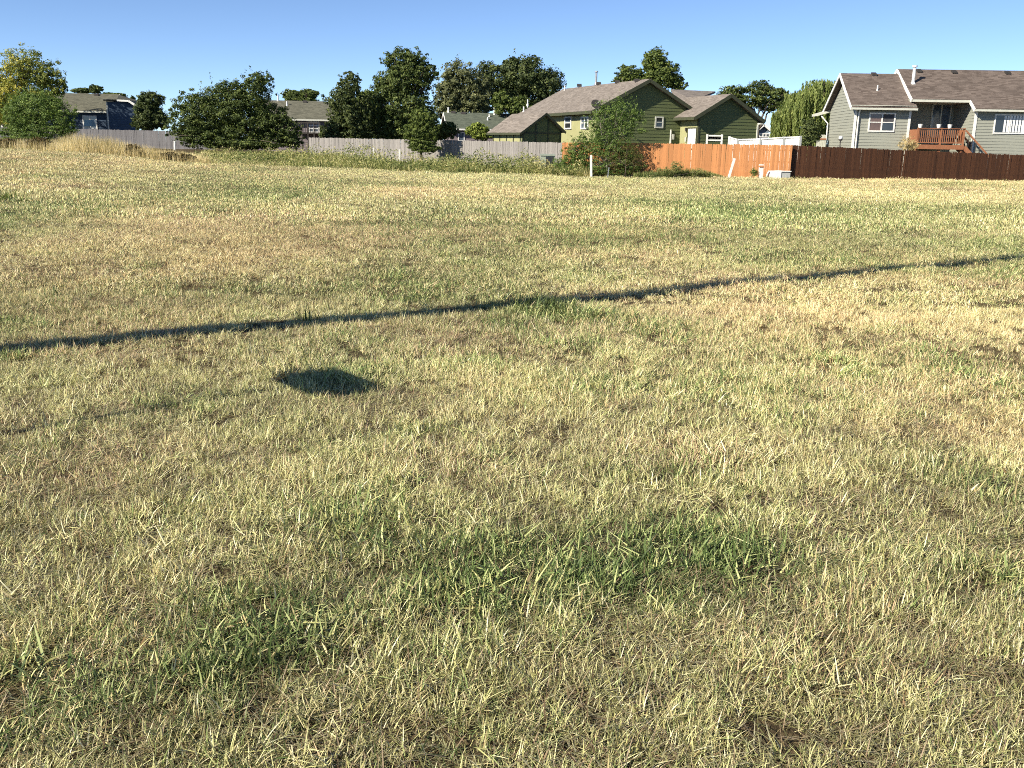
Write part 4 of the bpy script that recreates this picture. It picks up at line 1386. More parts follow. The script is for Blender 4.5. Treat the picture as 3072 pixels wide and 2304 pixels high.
# --- green house
def green_house():
    PHI = 21.0
    f2 = Frame(2092, 420, 64.0, PHI)      # plane of the garage gable
    nF, nL = -f2.V, -f2.U
    H = thing('green_house', f2.W(0, 6, 0.1), 'olive green sided house with tan shingle roof and two gables', 'house')
    zb = -.1
    ov = .38
    # --- garage gable
    ap_u, ap_z = f2.L(2195, 281, -ov)
    le_u, le_z = f2.L(2085, 349.5, -ov)
    re_u, re_z = f2.L(2294, 360, -ov)
    uw1, _ = f2.L(2269, 400)
    sl_l = (ap_z - le_z) / (ap_u - le_u)
    sl_r = (ap_z - re_z) / (re_u - ap_u)
    zl, zr_ = ap_z - sl_l * (ap_u - 0) - .18, ap_z - sl_r * (uw1 - ap_u) - .18
    siding_wall(H, lambda u, z: f2.W(u, 0, z), nF, [(0, zb), (uw1, zb), (uw1, zr_), (ap_u, ap_z - .2), (0, zl)], M['green_shaded'], .215)
    back = 5.0
    A0, L0, R0 = f2.W(ap_u, -ov, ap_z), f2.W(le_u, -ov, le_z), f2.W(re_u, -ov, re_z)
    A1, L1, R1 = f2.W(ap_u, back, ap_z), f2.W(le_u, 2.3, le_z), f2.W(re_u, back, re_z)
    slab([L0, A0, A1, f2.W(le_u + (ap_u - le_u) * .45, back, le_z + (ap_z - le_z) * .45), L1], .14, M['roof_tan'], 'roof', H)
    slab([A0, R0, R1, A1], .14, M['roof_tan'], 'roof', H)
    dn = Vector((0, 0, -.12))
    trim(L0 + dn + nF * .02, A0 + dn + nF * .02, .05, .22, M['green_trim'], 'rake_trim', H)
    trim(A0 + dn + nF * .02, R0 + dn + nF * .02, .05, .22, M['green_trim'], 'rake_trim', H)
    trim(L0 + dn + nL * .04, L1 + dn + nL * .04, .06, .18, M['green_trim'], 'fascia', H)
    trim(R0 + dn - nL * .04, R1 + dn - nL * .04, .06, .18, M['green_trim'], 'fascia', H)
    MB().fbox(f2, uw1 + .03, re_u - .03, -ov + .05, .4, zr_ - .30, zr_ - .20).build('eave_return', M['cream'], H)
    MB().fbox(f2, uw1 - .02, uw1 + .07, -.10, .02, zb, zr_ - .31).build('downspout', M['cream'], H)
    MB().fbox(f2, -.03, .09, -.05, .06, zb, zl - .1).build('corner_board', M['green_trim'], H)
    # garage side wall with door ; its sunlight is put into the lighter colour
    dv = 2.3
    siding = [(dv, zb), (0.06, zb), (0.06, zl), (dv, zl)]
    W = MB().prism([f2.W(0, v, z) for v, z in siding], f2.U * .12).build('side_wall', M['green_sunlit'], H)
    side = lambda v, z: f2.W(0, v, z)
    v0, z0 = f2.S(2088, 430)
    v1, z1 = f2.S(2067, 386)
    v0, v1 = min(v0, v1), max(v0, v1)
    d = MB()
    d.prism([side(v1, .15), side(v0, .15), side(v0, z1), side(v1, z1)], nL * .05)
    D = d.build('door', M['white'], H)
    for (a, b) in ((v0 - .08, v0), (v1, v1 + .08)):
        MB().prism([side(b, .15), side(a, .15), side(a, z1 + .08), side(b, z1 + .08)], nL * .07).build('door_frame', M['green_trim'], D)
    MB().prism([side(v1, z1), side(v0, z1), side(v0, z1 + .08), side(v1, z1 + .08)], nL * .068).build('door_frame', M['green_trim'], D)
    MB().tube([side(v0 + .12, 1.15) + nL * .05, side(v0 + .12, 1.15) + nL * .12], [.035, .035], 8).build('handle', M['metal'], D)
    lv, lz = f2.S(2061, 388)
    MB().tube([side(lv, lz - .14) + nL * .08, side(lv, lz + .1) + nL * .08], [.06, .08], 8).build('wall_lamp', M['vent_dark'], H)
    lv, lz = f2.S(2059, 416)
    MB().tube([side(lv, lz - .2) + nL * .06, side(lv, lz + .1) + nL * .06], [.06, .06], 8).build('meter', M['cream'], H)
    # --- main gable behind it
    def on1(px, py, v=None):
        return f2.L(px, py, dv if v is None else v)
    a_u, a_z = on1(1951, 236, dv - ov)
    l_u, l_z = on1(1776, 331, dv - ov)
    sl1 = (a_z - l_z) / (a_u - l_u)
    r_u, r_z = on1(2069, 317, dv - ov)
    sl1r = (a_z - r_z) / (r_u - a_u)
    re_u1 = r_u + 1.6
    uwl = l_u + .5
    uwr = re_u1 - .4
    wl_z, wr_z = a_z - sl1 * (a_u - uwl) - .18, a_z - sl1r * (uwr - a_u) - .18
    siding_wall(H, lambda u, z: f2.W(u, dv, z), nF, [(uwl, zb), (uwr, zb), (uwr, wr_z), (a_u, a_z - .2), (uwl, wl_z)], M['green_shaded'], .215)
    q0, q1 = on1(1963, 384), on1(1990, 350)
    window(H, f2, q0[0], q1[0], q0[1], q1[1], nF, lambda u, z: f2.W(u, dv, z), 1, 2, .09, M['cream'], [M['glass'], M['glass']])
    # ridge going back to the left
    d_ = ray(1690, 257)
    P0 = f2.W(a_u, 0, 0)
    t_ = (P0 - CAM).dot(f2.U) / d_.dot(f2.U)
    pe = CAM + d_ * t_
    v_end = min((pe - f2.O).dot(f2.V), 22.0)
    A0, A1 = f2.W(a_u, dv - ov, a_z), f2.W(a_u, v_end, a_z + .05)
    L0 = f2.W(l_u, dv - ov, l_z)
    L1 = f2.W(l_u, v_end, l_z)
    R0, R1 = f2.W(re_u1, dv - ov, a_z - sl1r * (re_u1 - a_u)), f2.W(re_u1, v_end, a_z - sl1r * (re_u1 - a_u))
    slab([L0, A0, A1, L1], .14, M['roof_tan'], 'roof', H)
    slab([A0, R0, R1, A1], .14, M['roof_tan'], 'roof', H)
    trim(L0 + dn + nF * .02, A0 + dn + nF * .02, .05, .22, M['green_trim'], 'rake_trim', H)
    trim(A0 + dn + nF * .02, R0 + dn + nF * .02, .05, .22, M['green_trim'], 'rake_trim', H)
    trim(L0 + dn + nL * .04, L1 + dn + nL * .04, .06, .18, M['green_trim'], 'fascia', H)
    # long side wall, sunlight painted in as a lighter green
    zt = wl_z
    MB().prism([f2.W(uwl, dv + .02, zb), f2.W(uwl, v_end - .3, zb), f2.W(uwl, v_end - .3, zt), f2.W(uwl, dv + .02, zt)], f2.U * .12).build('side_wall', M['green_sunlit'], H)
    MB().prism([f2.W(uwl, v_end - .3, zb), f2.W(uwr, v_end - .3, zb), f2.W(uwr, v_end - .3, wr_z), f2.W(a_u, v_end - .3, a_z - .2), f2.W(uwl, v_end - .3, zt)], -f2.V * .12).build('back_wall', M['green_shaded'], H)
    sw = lambda v, z: f2.W(uwl, v, z)
    for (pa, pb, n_) in ((1695, 1716, 1), (1744, 1768, 2)):
        va, za = f2.S(pa, 388, uwl)
        vb, zb_ = f2.S(pb, 349, uwl)
        va, vb = max(va, vb), min(va, vb)
        window(H, f2, va, vb, za, zb_, nL, lambda v, z: f2.W(uwl, v, z), n_, 2, -.09 if False else .09, M['white'], [M['glass'], M['glass_blue']]) if va < vb else window(H, f2, vb, va, za, zb_, nL, lambda v, z: f2.W(uwl, v, z), n_, 2, .09, M['white'], [M['glass'], M['glass_blue']])
    # rear cross roof between the gables
    c = [at(2012, 268, 80), at(2146, 274, 80), at(2080, 300, 72), at(2040, 318, 71)]
    slab([c[0], c[3], c[2], c[1]], .14, M['roof_tan'], 'rear_roof', H)
    # roof vents and pipes on the left slope
    def roofpt(px, py, off=0.0):
        best = None
        for k in range(240):
            s = k / 239
            u = l_u + (a_u - l_u) * s
            z = l_z + (a_z - l_z) * s
            d = ray(px, py)
            P = f2.W(u, 0, 0)
            t = (P - CAM).dot(f2.U) / d.dot(f2.U)
            p = CAM + d * t
            e = abs(p.z - z)
            if best is None or e < best[0]:
                best = (e, p)
        return best[1]
    for px, py in ((1738, 259), (1796, 254), (1852, 249.5), (1911, 245)):
        vent_box(roofpt(px, py), H, .35)
    pipe(roofpt(1788, 250), H, .75, .08, M['metal'], cap=True)
    for px, py in ((1694, 272), (1583, 313), (1571, 335)):
        pipe(roofpt(px, py), H, .38, .06)
    # gutter pipe stubs at the wall
    p = f2.W(on1(2010, 415)[0], dv - .08, 0)
    MB().tube([Vector((p.x, p.y, 1.9)), Vector((p.x, p.y, 3.0))], [.06, .06], 8).build('meter_pipe', M['cream'], H)
    MB().fbox(f2, on1(2013, 415)[0], on1(2019, 415)[0], dv - .16, dv - .03, 2.35, 2.7).build('meter_box', M['cream'], H)
    # satellite dish on the eave corner
    dp = f2.P(1788, 313, dv - .55)
    ds = thing('satellite_dish', f2.P(1790, 336, dv - .5), 'dark satellite dish on a mast at the green house eave', 'satellite dish')
    MB().tube([f2.P(1790, 340, dv - .5), dp], [.03, .03], 8).build('mast', M['metal'], ds)
    mb = MB()
    nrm = Vector((.25, -.75, .45)).normalized()
    for k, (dd, r) in enumerate(((.0, .05), (.03, .25), (.09, .45), (.10, .45), (.06, .25), (.03, .04))):
        pass
    mb.tube([dp - nrm * .08, dp - nrm * .05, dp + nrm * .02, dp + nrm * .03], [.05, .20, .33, .34], 18)
    mb.build('dish', M['vent_dark'], ds)
    MB().bar(dp, dp + nrm * .55 + Vector((0, 0, -.15)), .03).build('arm', M['metal'], ds)
    MB().tube([dp + nrm * .5 + Vector((0, 0, -.14)), dp + nrm * .62 + Vector((0, 0, -.16))], [.05, .05], 8).build('receiver', M['white'], ds)

    # shed with board and batten gable standing in front of it
    fs = Frame(1562, 420, 63.5, 33)
    S = thing('garden_shed', fs.W(1.5, 2, .1), 'small green shed with tan gable roof behind the grey fence', 'shed')
    o2 = .25
    ap = fs.L(1640, 338, -o2)
    le = fs.L(1562, 397, -o2)
    re = fs.L(1698, 395, -o2)
    sll, slr = (ap[1] - le[1]) / (ap[0] - le[0]), (ap[1] - re[1]) / (re[0] - ap[0])
    wl, wr = .12, re[0] - .22
    zl2, zr2 = ap[1] - sll * (ap[0] - wl) - .14, ap[1] - slr * (wr - ap[0]) - .14
    MB().prism([fs.W(wl, 0, -.1), fs.W(wr, 0, -.1), fs.W(wr, 0, zr2), fs.W(ap[0], 0, ap[1] - .15), fs.W(wl, 0, zl2)], fs.V * .1).build('gable_wall', M['green_shaded'], S)
    vb = fs.S(1478, 405, wl)[0]
    vb = max(2.5, min(vb, 5.5))
    MB().prism([fs.W(wl, .1, -.1), fs.W(wl, vb, -.1), fs.W(wl, vb, zl2), fs.W(wl, .1, zl2)], fs.U * .1).build('side_wall', M['green_sunlit'], S)  # sunlit side painted lighter than the shaded gable
    for k in range(5):
        v = .2 + (vb - .3) * k / 4
        MB().fbox(fs, wl - .03, wl - .002, v - .05, v + .05, -.1, zl2).build('batten', M['green_trim'], S)
    for uu in np.linspace(wl + .05, wr - .05, 4):
        zt2 = min(ap[1] - sll * max(ap[0] - uu, 0), ap[1] - slr * max(uu - ap[0], 0)) - .2
        MB().fbox(fs, uu - .05, uu + .05, -.03, -.002, -.1, zt2).build('batten', M['green_trim'], S)
    MB().fbox(fs, wl, wr, -.034, -.004, zl2 - .12, zl2 + .0).build('batten', M['green_trim'], S)
    A0, L0, R0 = fs.W(ap[0], -o2, ap[1]), fs.W(le[0], -o2, le[1]), fs.W(re[0], -o2, re[1])
    bk = fs.V * (vb + .5)
    slab([L0, A0, A0 + bk, L0 + bk], .1, M['roof_tan'], 'roof', S)
    slab([A0, R0, R0 + bk, A0 + bk], .1, M['roof_tan'], 'roof', S)
    trim(L0 + dn * .7, A0 + dn * .7, .04, .14, M['green_trim'], 'rake_trim', S)
    trim(A0 + dn * .7, R0 + dn * .7, .04, .14, M['green_trim'], 'rake_trim', S)
    trim(L0 + dn * .7 + nL * .03, L0 + bk + dn * .7 + nL * .03, .05, .14, M['green_trim'], 'fascia', S)
green_house()

# --- simple houses seen over the fences
def far_house(name, label, fr, rect, ridge, eave, wall_mat, roof_m, zb, depth=4.2, ov=.5, trim_m=None):
    """rect: (u0, u1) wall extent; ridge / eave heights; ridge runs along U"""
    nF = -fr.V
    u0, u1 = rect
    H = thing(name, fr.W((u0 + u1) / 2, depth, zb), label, 'house')
    ze, zr_ = eave, ridge
    sl = (zr_ - ze) / (depth + ov)
    siding_wall(H, lambda u, z: fr.W(u, 0, z), nF, [(u0, zb), (u1, zb), (u1, ze + sl * ov - .12), (u0, ze + sl * ov - .12)], wall_mat, .24)
    for ug, nn in ((u0, -fr.U), (u1, fr.U)):
        siding_wall(H, (lambda v, z, ug=ug: fr.W(ug, v, z)), nn, [(0, zb), (2 * depth, zb), (2 * depth, ze + sl * ov - .12), (depth, zr_ - .16), (0, ze + sl * ov - .12)], wall_mat, .24)
    E0, E1 = fr.W(u0 - .4, -ov, ze), fr.W(u1 + .4, -ov, ze)
    R0, R1 = fr.W(u0 - .4, depth, zr_), fr.W(u1 + .4, depth, zr_)
    B0, B1 = fr.W(u0 - .4, 2 * depth + ov, ze), fr.W(u1 + .4, 2 * depth + ov, ze)
    slab([E0, E1, R1, R0], .14, roof_m, 'roof', H)
    slab([R0, R1, B1, B0], .14, roof_m, 'roof', H)
    tm = trim_m or M['cream']
    dn = Vector((0, 0, -.1))
    trim(E0 + dn + nF * .05, E1 + dn + nF * .05, .08, .16, tm, 'gutter', H)
    for a, b in ((E0, R0), (R0, B0), (E1, R1), (R1, B1)):
        sd = -fr.U if a in (E0, R0) and b in (R0, B0) else fr.U
        trim(a + dn + sd * .03, b + dn + sd * .03, .05, .2, tm, 'rake_trim', H)
    return H

def slope_pt(fr, px, py, ov, ze, depth, zr_):
    best = None
    for k in range(120):
        v = -ov + (depth + ov) * k / 119
        u, z = fr.L(px, py, v)
        zz = ze + (zr_ - ze) * k / 119
        if best is None or abs(z - zz) < best[0]:
            best = (abs(z - zz), fr.W(u, v, zz))
    return best[1]

# mauve house behind the spreading shrub
fr = Frame(900, 400, 98, 4)
ze = fr.L(930, 357, -.5)[1]
zr_ = fr.L(930, 303, 4.2)[1]
Hm = far_house('mauve_house', 'mauve grey house with olive roof and french doors behind the shrub', fr, (fr.L(770, 380)[0], fr.L(1075, 380)[0]), zr_, ze, M['mauve_siding'], M['roof_olive'], .6)
a, b = fr.L(924, 390), fr.L(958, 363)
window(Hm, fr, a[0], b[0], a[1] - .3, b[1], -fr.V, lambda u, z: fr.W(u, 0, z), 2, 3, .16, M['white'], [M['glass_blue']])
pipe(slope_pt(fr, 834, 302, .5, ze, 4.2, zr_), Hm, .55, .08)
pipe(slope_pt(fr, 861, 316, .5, ze, 4.2, zr_), Hm, .4, .07)
vent_box(slope_pt(fr, 915, 307, .5, ze, 4.2, zr_), Hm, .4)
dk = thing('back_deck', fr.W(fr.L(935, 400)[0], -1.5, .7), 'dark wooden deck with railing at the mauve house doors', 'deck')
du0, du1 = fr.L(898, 400)[0], fr.L(972, 400)[0]
zd = fr.L(935, 398)[1]
MB().fbox(fr, du0, du1, -2.6, -.05, zd - .15, zd).build('deck_floor', M['dark_wood'], dk)
MB().fbox(fr, du0, du1, -2.6, -2.5, zd + .85, zd + .95).build('top_rail', M['dark_wood'], dk)
for u in np.linspace(du0 + .05, du1 - .05, 5):
    MB().fbox(fr, u - .05, u + .05, -2.6, -2.5, .5, zd + .85).build('post', M['dark_wood'], dk)
for u in np.arange(du0 + .2, du1 - .1, .16):
    MB().fbox(fr, u - .02, u + .02, -2.57, -2.53, zd, zd + .85).build('baluster', M['dark_wood'], dk)

# green roofed house
fr = Frame(1330, 400, 100, 9)
ze = fr.L(1420, 386, -.5)[1]
zr_ = fr.L(1420, 338, 4.2)[1]
Hg = far_house('green_roof_house', 'low house with green grey roof and white gable trim', fr, (fr.L(1352, 400)[0], fr.L(1640, 400)[0]), zr_, ze, M['mauve_siding'], M['roof_green'], .6, trim_m=M['white'])
a, b = fr.L(1374, 412), fr.L(1394, 396)
window(Hg, fr, a[0], b[0], a[1] - .4, b[1], -fr.V, lambda u, z: fr.W(u, 0, z), 1, 1, .10, M['white'], [M['glass_blue']])
pipe(slope_pt(fr, 1345, 334, .5, ze, 4.2, zr_), Hg, .5, .09)
pipe(slope_pt(fr, 1483, 343, .5, ze, 4.2, zr_), Hg, .7, .08)
pipe(slope_pt(fr, 1468, 350, .5, ze, 4.2, zr_), Hg, .3, .07)
pipe(slope_pt(fr, 1463, 360, .5, ze, 4.2, zr_), Hg, .3, .07)
for px, py in ((1360, 339), (1390, 341), (1510, 347)):
    vent_box(slope_pt(fr, px, py, .5, ze, 4.2, zr_), Hg, .5)

# navy house at the left
fr = Frame(320, 380, 104, 6)
ze = fr.L(280, 333, -.5)[1]
zr_ = fr.L(280, 281, 4.2)[1]
Hb = far_house('navy_house', 'navy blue house with olive brown roof and white rake trim', fr, (fr.L(120, 360)[0], fr.L(318, 360)[0]), zr_, ze, M['blue_siding'], M['roof_olive'], .7, trim_m=M['soffit'])
# projecting gable wing on its right
ap = fr.L(386, 300, -1.6)
lu = fr.L(318, 300, -1.2)[0]
ru = fr.L(413, 317, -1.6)
slr = (ap[1] - ru[1]) / (ru[0] - ap[0])
zlw = fr.L(322, 304, -1.2)[1]
siding_wall(Hb, lambda u, z: fr.W(u, -1.2, z), -fr.V, [(lu, .7), (ru[0] - .3, .7), (ru[0] - .3, ru[1] - .1), (ap[0], ap[1] - .2), (ap[0] - 1.2, zlw), (lu, zlw)], M['blue_siding'], .24)
MB().prism([fr.W(lu, -1.2, .7), fr.W(lu, .3, .7), fr.W(lu, .3, zlw), fr.W(lu, -1.2, zlw)], fr.U * .1).build('wall', M['blue_siding'], Hb)
A0, R0 = fr.W(ap[0], -1.7, ap[1]), fr.W(ru[0], -1.7, ru[1])
A1, R1 = fr.W(ap[0], 4, ap[1]), fr.W(ru[0], 4, ru[1])
slab([A0, R0, R1, A1], .14, M['roof_olive'], 'roof', Hb)
L0 = fr.W(lu - .2, -1.6, zlw + .15)
slab([L0, fr.W(ap[0] - 1.2, -1.6, zlw + .2), A0, A1, fr.W(lu - .2, 4.2, zr_ - .05)], .14, M['roof_olive'], 'roof', Hb)
trim(A0 + Vector((0, 0, -.1)), R0 + Vector((0, 0, -.1)), .06, .22, M['white'], 'rake_trim', Hb)
trim(A0 + Vector((0, 0, -.1)), fr.W(ap[0] - 1.2, -1.65, zlw + .1), .06, .18, M['white'], 'rake_trim', Hb)
MB().fbox(fr, lu - .02, lu + .12, -1.26, -1.21, .7, zlw - .05).build('corner_board', M['cream'], Hb)
a, b = fr.L(250, 384), fr.L(290, 347)
window(Hb, fr, a[0], b[0], a[1] - .1, b[1], -fr.V, lambda u, z: fr.W(u, 0, z), 2, 2, .14, M['white'], [M['glass'], M['glass_blue']])
vent_box(slope_pt(fr, 290, 286, .5, ze, 4.2, zr_), Hb, .5)
# patio umbrella, half closed, by the navy house
b = fr.W(fr.L(290, 380)[0], -2.2, .8)
um = thing('patio_umbrella', b, 'pale patio umbrella in front of the navy house window', 'umbrella')
ztop = fr.L(288, 360, -2.2)[1]
MB().tube([b, Vector((b.x, b.y, ztop + .1))], [.03, .03], 8).build('pole', M['metal'], um)
MB().tube([Vector((b.x, b.y, ztop - .65)), Vector((b.x, b.y, ztop))], [.62, .48], 8).build('canopy', M['teal'], um)

# slate gabled house far behind the white fence
fr = Frame(2290, 400, 122, 0)
S = thing('slate_house', fr.W(0, 3, .3), 'small slate blue gabled house far behind the white fence', 'house')
ap = fr.L(2293, 372, -.4)
l_, r_ = fr.L(2268, 392, -.4), fr.L(2316, 393, -.4)
siding_wall(S, lambda u, z: fr.W(u, 0, z), -fr.V, [(l_[0] + .3, .3), (r_[0] - .3, .3), (r_[0] - .3, r_[1]), (ap[0], ap[1] - .2), (l_[0] + .3, l_[1])], M['slate_siding'], .24)
A0, L0, R0 = fr.W(ap[0], -.4, ap[1]), fr.W(l_[0], -.4, l_[1]), fr.W(r_[0], -.4, r_[1])
bk = fr.V * 8
slab([L0, A0, A0 + bk, L0 + bk], .14, M['roof_olive'], 'roof', S)
slab([A0, R0, R0 + bk, A0 + bk], .14, M['roof_olive'], 'roof', S)
trim(L0 + Vector((0, -.03, -.12)), A0 + Vector((0, -.03, -.12)), .05, .22, M['white'], 'rake_trim', S)
trim(A0 + Vector((0, -.03, -.12)), R0 + Vector((0, -.03, -.12)), .05, .22, M['white'], 'rake_trim', S)
for side in (l_[0] + .3, r_[0] - .42):
    MB().fbox(fr, side, side + .12, .02, 8, .3, l_[1]).build('wall', M['slate_siding'], S)
slab([fr.P(2262, 392, .5), fr.P(2262, 366, 4), fr.P(2330, 352, 4), fr.P(2325, 372, .5)], .14, M['roof_olive'], 'rear_roof', S) if False else None
a, b = fr.L(2276, 412), fr.L(2310, 400)
window(S, fr, a[0], b[0], a[1], b[1], -fr.V, lambda u, z: fr.W(u, 0, z), 3, 1, .12, M['white'], [M['glass']])

# edge of a dark house at the left border
fr = Frame(-8, 370, 100, 0)
E = far_house('dark_house', 'dark house with white trim at the yellowing tree, mostly hidden', fr, (fr.L(-260, 370)[0], fr.L(9, 370)[0]), 5.2, 3.9, M['blue_siding'], M['roof_olive'], .7)
MB().fbox(fr, fr.L(4, 370)[0], fr.L(9.5, 370)[0], -.10, -.04, .7, 3.8).build('corner_board', M['white'], E)

# ------------------------------------------------------------------ white vinyl fence and lattice behind the orange fence
def white_fence():
    pts = [(2188, 410.5, 62.4), (2214, 417.5, 62.0), (2282, 415.5, 61.2), (2352, 411, 60.5), (2402, 409, 60.0)]
    P = [at(*p) for p in pts]
    t = thing('white_fence', Vector((P[0].x, P[0].y, zg(P[0].x, P[0].y))), 'white vinyl panel fence behind the orange fence', 'fence')
    for i in range(len(P) - 1):
        a, b = P[i], P[i + 1]
        d = (b - a)
        d.z = 0
        L = d.length
        d.normalize()
        n = max(2, int(L / .3))
        for k in range(n):
            q0, q1 = a.lerp(b, k / n), a.lerp(b, (k + 1) / n) - d * .012
            MB().prism([(q0.x, q0.y, .1), (q1.x, q1.y, .1), (q1.x, q1.y, q1.z - .05), (q0.x, q0.y, q0.z - .05)], (0, .03, 0)).build('board', M['white'], t)
        MB().bar(a + Vector((0, -.02, -.03)), b + Vector((0, -.02, -.03)), .09, .07).build('top_rail', M['white'], t)
        MB().bar(a + Vector((0, -.02, -.55)), b + Vector((0, -.02, -.55)), .06, .07).build('rail', M['box_grey'], t)
    for p in P:
        MB().bar((p.x, p.y - .02, .05), (p.x, p.y - .02, p.z + .03), .12).build('post', M['white'] if p is P[0] else M['box_grey'], t)
    # lattice screen
    a, b = at(2122, 402.5, 60.0), at(2166, 406, 60.0)
    lo = at(2144, 426, 60.0).z
    s = thing('lattice_screen', Vector((a.x, a.y, .2)), 'white framed lattice screen before the garage gable wall', 'screen')
    for x in (a.x, b.x):
        MB().box((x - .05, a.y - .05, .1), (x + .05, a.y + .05, a.z)).build('post', M['white'], s)
    for z in (a.z - .08, lo + .1):
        MB().box((a.x + .05, a.y - .03, z - .04), (b.x - .05, a.y + .03, z + .04)).build('rail', M['white'], s)
    n = 9
    for k in range(n):
        z = lo + .18 + (a.z - lo - .34) * k / (n - 1)
        MB().box((a.x + .05, a.y - .012, z - .018), (b.x - .05, a.y + .012, z + .018)).build('slat', M['white'], s)
    # tan gate beside the grey house
    a, b = at(2452, 404, 70), at(2480, 404, 70)
    g = thing('garden_gate', Vector((a.x, a.y, .2)), 'tan wooden gate beside the grey house back corner', 'gate')
    n = 6
    for k in range(n):
        x0 = a.x + (b.x - a.x) * k / n
        x1 = a.x + (b.x - a.x) * (k + 1) / n - .01
        MB().box((x0, a.y, .1), (x1, a.y + .03, a.z + random.uniform(-.02, .02))).build('board', M['cream'], g)
    MB().box((a.x, a.y - .04, a.z - .35), (b.x, a.y - .002, a.z - .25)).build('rail', M['deck_wood'], g)
white_fence()

# ------------------------------------------------------------------ markers and utility boxes
def post_thing(name, label, x0, y0, x1, y1, Y, w, mat, cat='post', cap=None, thick=None):
    a, b = at(x0, y0, Y), at(x1, y1, Y)
    gz = zg(a.x, a.y)
    t = thing(name, Vector((a.x, a.y, gz)), label, cat)
    MB().bar(Vector((a.x, a.y, gz - .1)) - (b - a).normalized() * .02, b, w, thick or w, up=(0, 1, 0)).build('shaft', mat, t)
    if cap:
        d = (b - a).normalized()
        MB().bar(b - d * .16, b - d * .06, w * 1.08, (thick or w) * 1.3, up=(0, 1, 0)).build('band', cap, t)
    return t
post_thing('marker_post', 'tall upright white marker post before the feathery bush', 1774, 531, 1773, 465, 53.8, .115, M['white'])
post_thing('marker_board', 'white board leaning to one side against the orange fence', 2184, 534, 2204, 475, 53.6, .13, M['white'], thick=.05)
post_thing('marker_post', 'short white post with orange band near the white pedestal', 2282, 534, 2284, 493, 53.5, .21, M['white'], cap=M['wood_orange'])
post_thing('marker_post', 'small white post in the tall dry grass at the grey fence', 523, 440, 524, 423, 72, .12, M['white'])
post_thing('marker_post', 'short white stub by the long grey fence', 1198, 468, 1199, 448, 66, .12, M['white'])
post_thing('marker_board', 'small leaning pale board at the long grey fence foot', 1127, 462, 1119, 444, 68, .10, M['white'], thick=.04)
post_thing('marker_stake', 'thin grey stake before the feathery bush', 1822, 531, 1827, 502, 53.9, .045, M['metal'], cat='stake')

def pedestal():
    a = at(2307, 535, 53.6)
    gz = zg(a.x, a.y)
    w = (at(2372, 535, 53.6) - a).length
    h = at(2340, 511.5, 53.6).z - gz
    t = thing('utility_pedestal', Vector((a.x + w / 2, a.y, gz)), 'low white utility pedestal with shaded side coloured grey by the orange fence corner', 'utility box')
    x0, x1, y = a.x, a.x + w, a.y
    xm = x0 + w * .55
    MB().prism([(x0, y, gz - .05), (xm, y, gz - .05), (xm, y, gz + h), (x0 + w * .10, y, gz + h * .93), (x0 + .04, y, gz + h * .55)], (0, .75, 0)).build('cover', M['box_white'], t)
    MB().box((xm + .003, y + .04, gz - .05), (x1 - .03, y + .70, gz + h * .86)).build('body', M['box_grey'], t)  # right side of the white box, its shade painted as grey
    MB().box((xm + .003, y - .02, gz + h * .87), (x1, y + .76, gz + h * .97)).build('lid', M['box_white'], t)
    MB().box((x0 - .05, y - .06, gz - .06), (x1 + .03, y + .8, gz + .02)).build('base', M['box_grey'], t)
pedestal()
def transformer():
    a = at(1622, 486, 57.5)
    gz = zg(a.x, a.y)
    w = (at(1664, 486, 57.5) - a).length
    top = at(1640, 464, 57.5).z
    t = thing('transformer_box', Vector((a.x + w / 2, a.y, gz)), 'grey green transformer cabinet in the weeds at the grey fence end', 'utility box')
    MB().box((a.x, a.y, gz - .05), (a.x + w, a.y + .8, top - .07)).build('cabinet', M['box_green'], t)
    MB().prism([(a.x - .04, a.y - .05, top - .065), (a.x + w + .04, a.y - .05, top - .065), (a.x + w + .04, a.y + .84, top), (a.x - .04, a.y + .84, top)], (0, 0, .05)).build('lid', M['box_green'], t)
    MB().box((a.x + w * .36, a.y - .02, gz + .2), (a.x + w * .94, a.y - .002, top - .12)).build('door', M['black_cover'], t)
transformer()

# ------------------------------------------------------------------ weeds standing alone in the field
def field_weed(px, py, n, h, label, mat=None, w=.012, tilt=.7, rad=.12):
    g = ground_at(px, py)
    gz = zg(g.x, g.y)
    t = thing('weed_clump', Vector((g.x, g.y, gz)), label, 'weed')
    a = rng.random(n) * 6.283
    d = rng.random(n) * rad
    cx, cy = g.x + d * np.cos(a), g.y + d * np.sin(a)
    V, T, k = blades(cx, cy, np.zeros(n), h * rng.uniform(.5, 1.1, n), w * rng.uniform(.6, 1.3, n), rng.random(n) * tilt, rng.random(n) * 6.283, rng.uniform(.1, .9, n), 3)
    V[:, 2] += gz - .01
    cluster_mesh('blades', V, T, mat or M['leaf_mid'], {'shade': np.repeat(np.clip(rng.normal(.5, .25, n), 0, 1), k)}, parent=t)
    return t
field_weed(1640, 930, 260, .22, 'dark green weed clump on the long shadow line', M['leaf_black'], .012, .9, .36)
field_weed(935, 1105, 10, .34, 'thin dark weed stalks beside the dark shadow patch', M['leaf_dark'], .008, .9, .10)
field_weed(22, 612, 160, .42, 'bushy green weed tuft at the left border of the field', M['leaf_mid'], .02, .9, .45)
field_weed(925, 968, 26, .20, 'upright dark weed just beyond the long shadow line', M['leaf_dark'], .009, .7, .10)
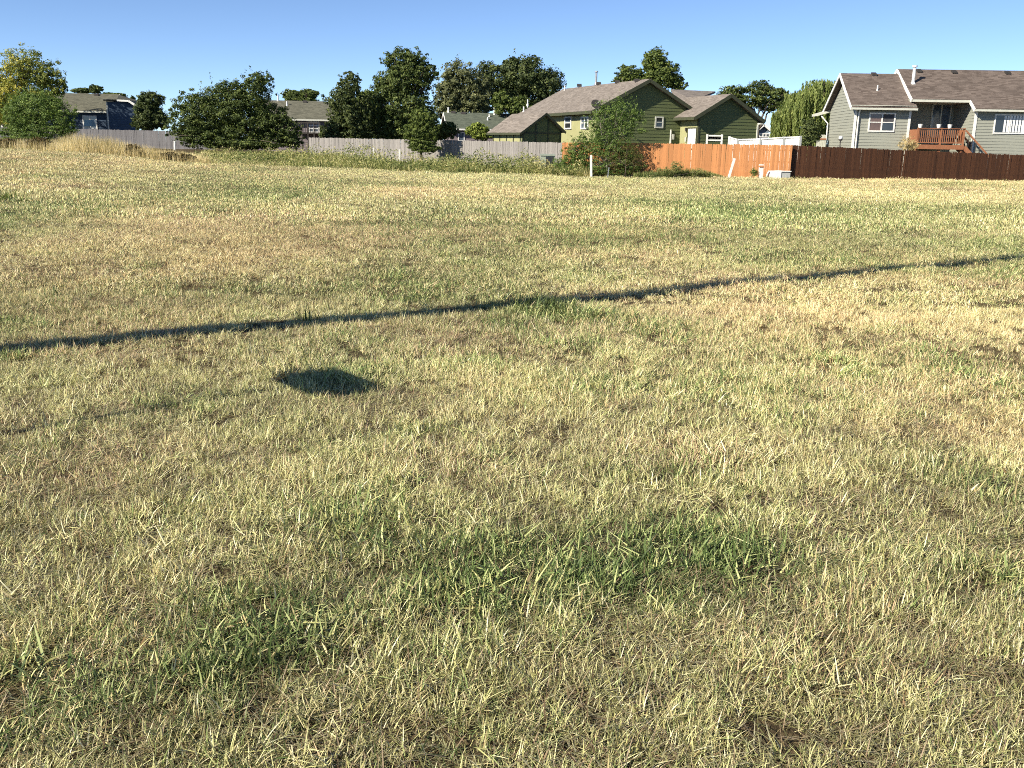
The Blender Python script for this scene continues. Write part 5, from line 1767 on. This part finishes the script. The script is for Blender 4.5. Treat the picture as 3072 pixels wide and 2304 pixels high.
field_weed(2030, 620, 40, .30, 'spindly weed tuft in the open field before the orange fence', M['weed'], .018, 1.0, .45)
field_weed(1445, 590, 18, .40, 'thin tall weed in the far field before the grey fence', M['weed'], .016, .6, .15)
field_weed(160, 895, 16, .22, 'dark single weed stalks in the pale turf', M['leaf_dark'], .009, .7, .08)

# ------------------------------------------------------------------ what casts the two long shadows (beside the frame)
def pole_and_sign():
    a, b = ground_at(0, 1050), ground_at(3072, 779)
    d = (b - a).normalized()
    base = a - d * 4.2
    base.z = zg(base.x, base.y)
    hgt = 14.5
    tr = Vector((math.cos(SUN_B), math.sin(SUN_B), 0))
    need = hgt / math.tan(SUN_E)
    off = d * (tr.dot(d) * need) - tr * need          # lean that turns the shadow onto the line
    top = base + Vector((off.x, off.y, hgt))
    t = thing('utility_pole', base, 'tall wooden utility pole whose long shadow crosses the field', 'pole')
    mb = MB().tube([base - Vector((0, 0, .5)), base.lerp(top, .5), top], [.205, .19, .175], 14)
    mb.build('shaft', M['pole'], t, smooth=True)
    MB().tube([top, top + Vector((0, 0, .12))], [.18, .04], 14).build('cap', M['metal'], t)
    c = ground_at(990, 1158)
    hs = 2.0
    sb = Vector((c.x, c.y, 0)) - tr * (hs / math.tan(SUN_E))
    sb.z = zg(sb.x, sb.y)
    s = thing('road_sign', sb, 'small eight cornered road sign on thin post casting the dark shadow patch', 'sign')
    MB().bar(sb - Vector((0, 0, .3)), sb + Vector((0, 0, hs + .16)), .032, .025).build('post', M['steel'], s)
    ang = math.radians(5)
    nrm = (Matrix.Rotation(ang, 3, 'Z') @ tr)
    u = Vector((-nrm.y, nrm.x, 0))
    c0 = sb + Vector((0, 0, hs)) + nrm * .03
    up = Vector((0, 0, 1))
    pts = [c0 + u * (.40 * a_) + up * (.16 * b_) for a_, b_ in ((-1, -.35), (-.7, -1), (.7, -1), (1, -.35), (1, .35), (.7, 1), (-.7, 1), (-1, .35))]
    MB().prism(pts, nrm * .006).build('panel', M['sign_back'], s)
pole_and_sign()
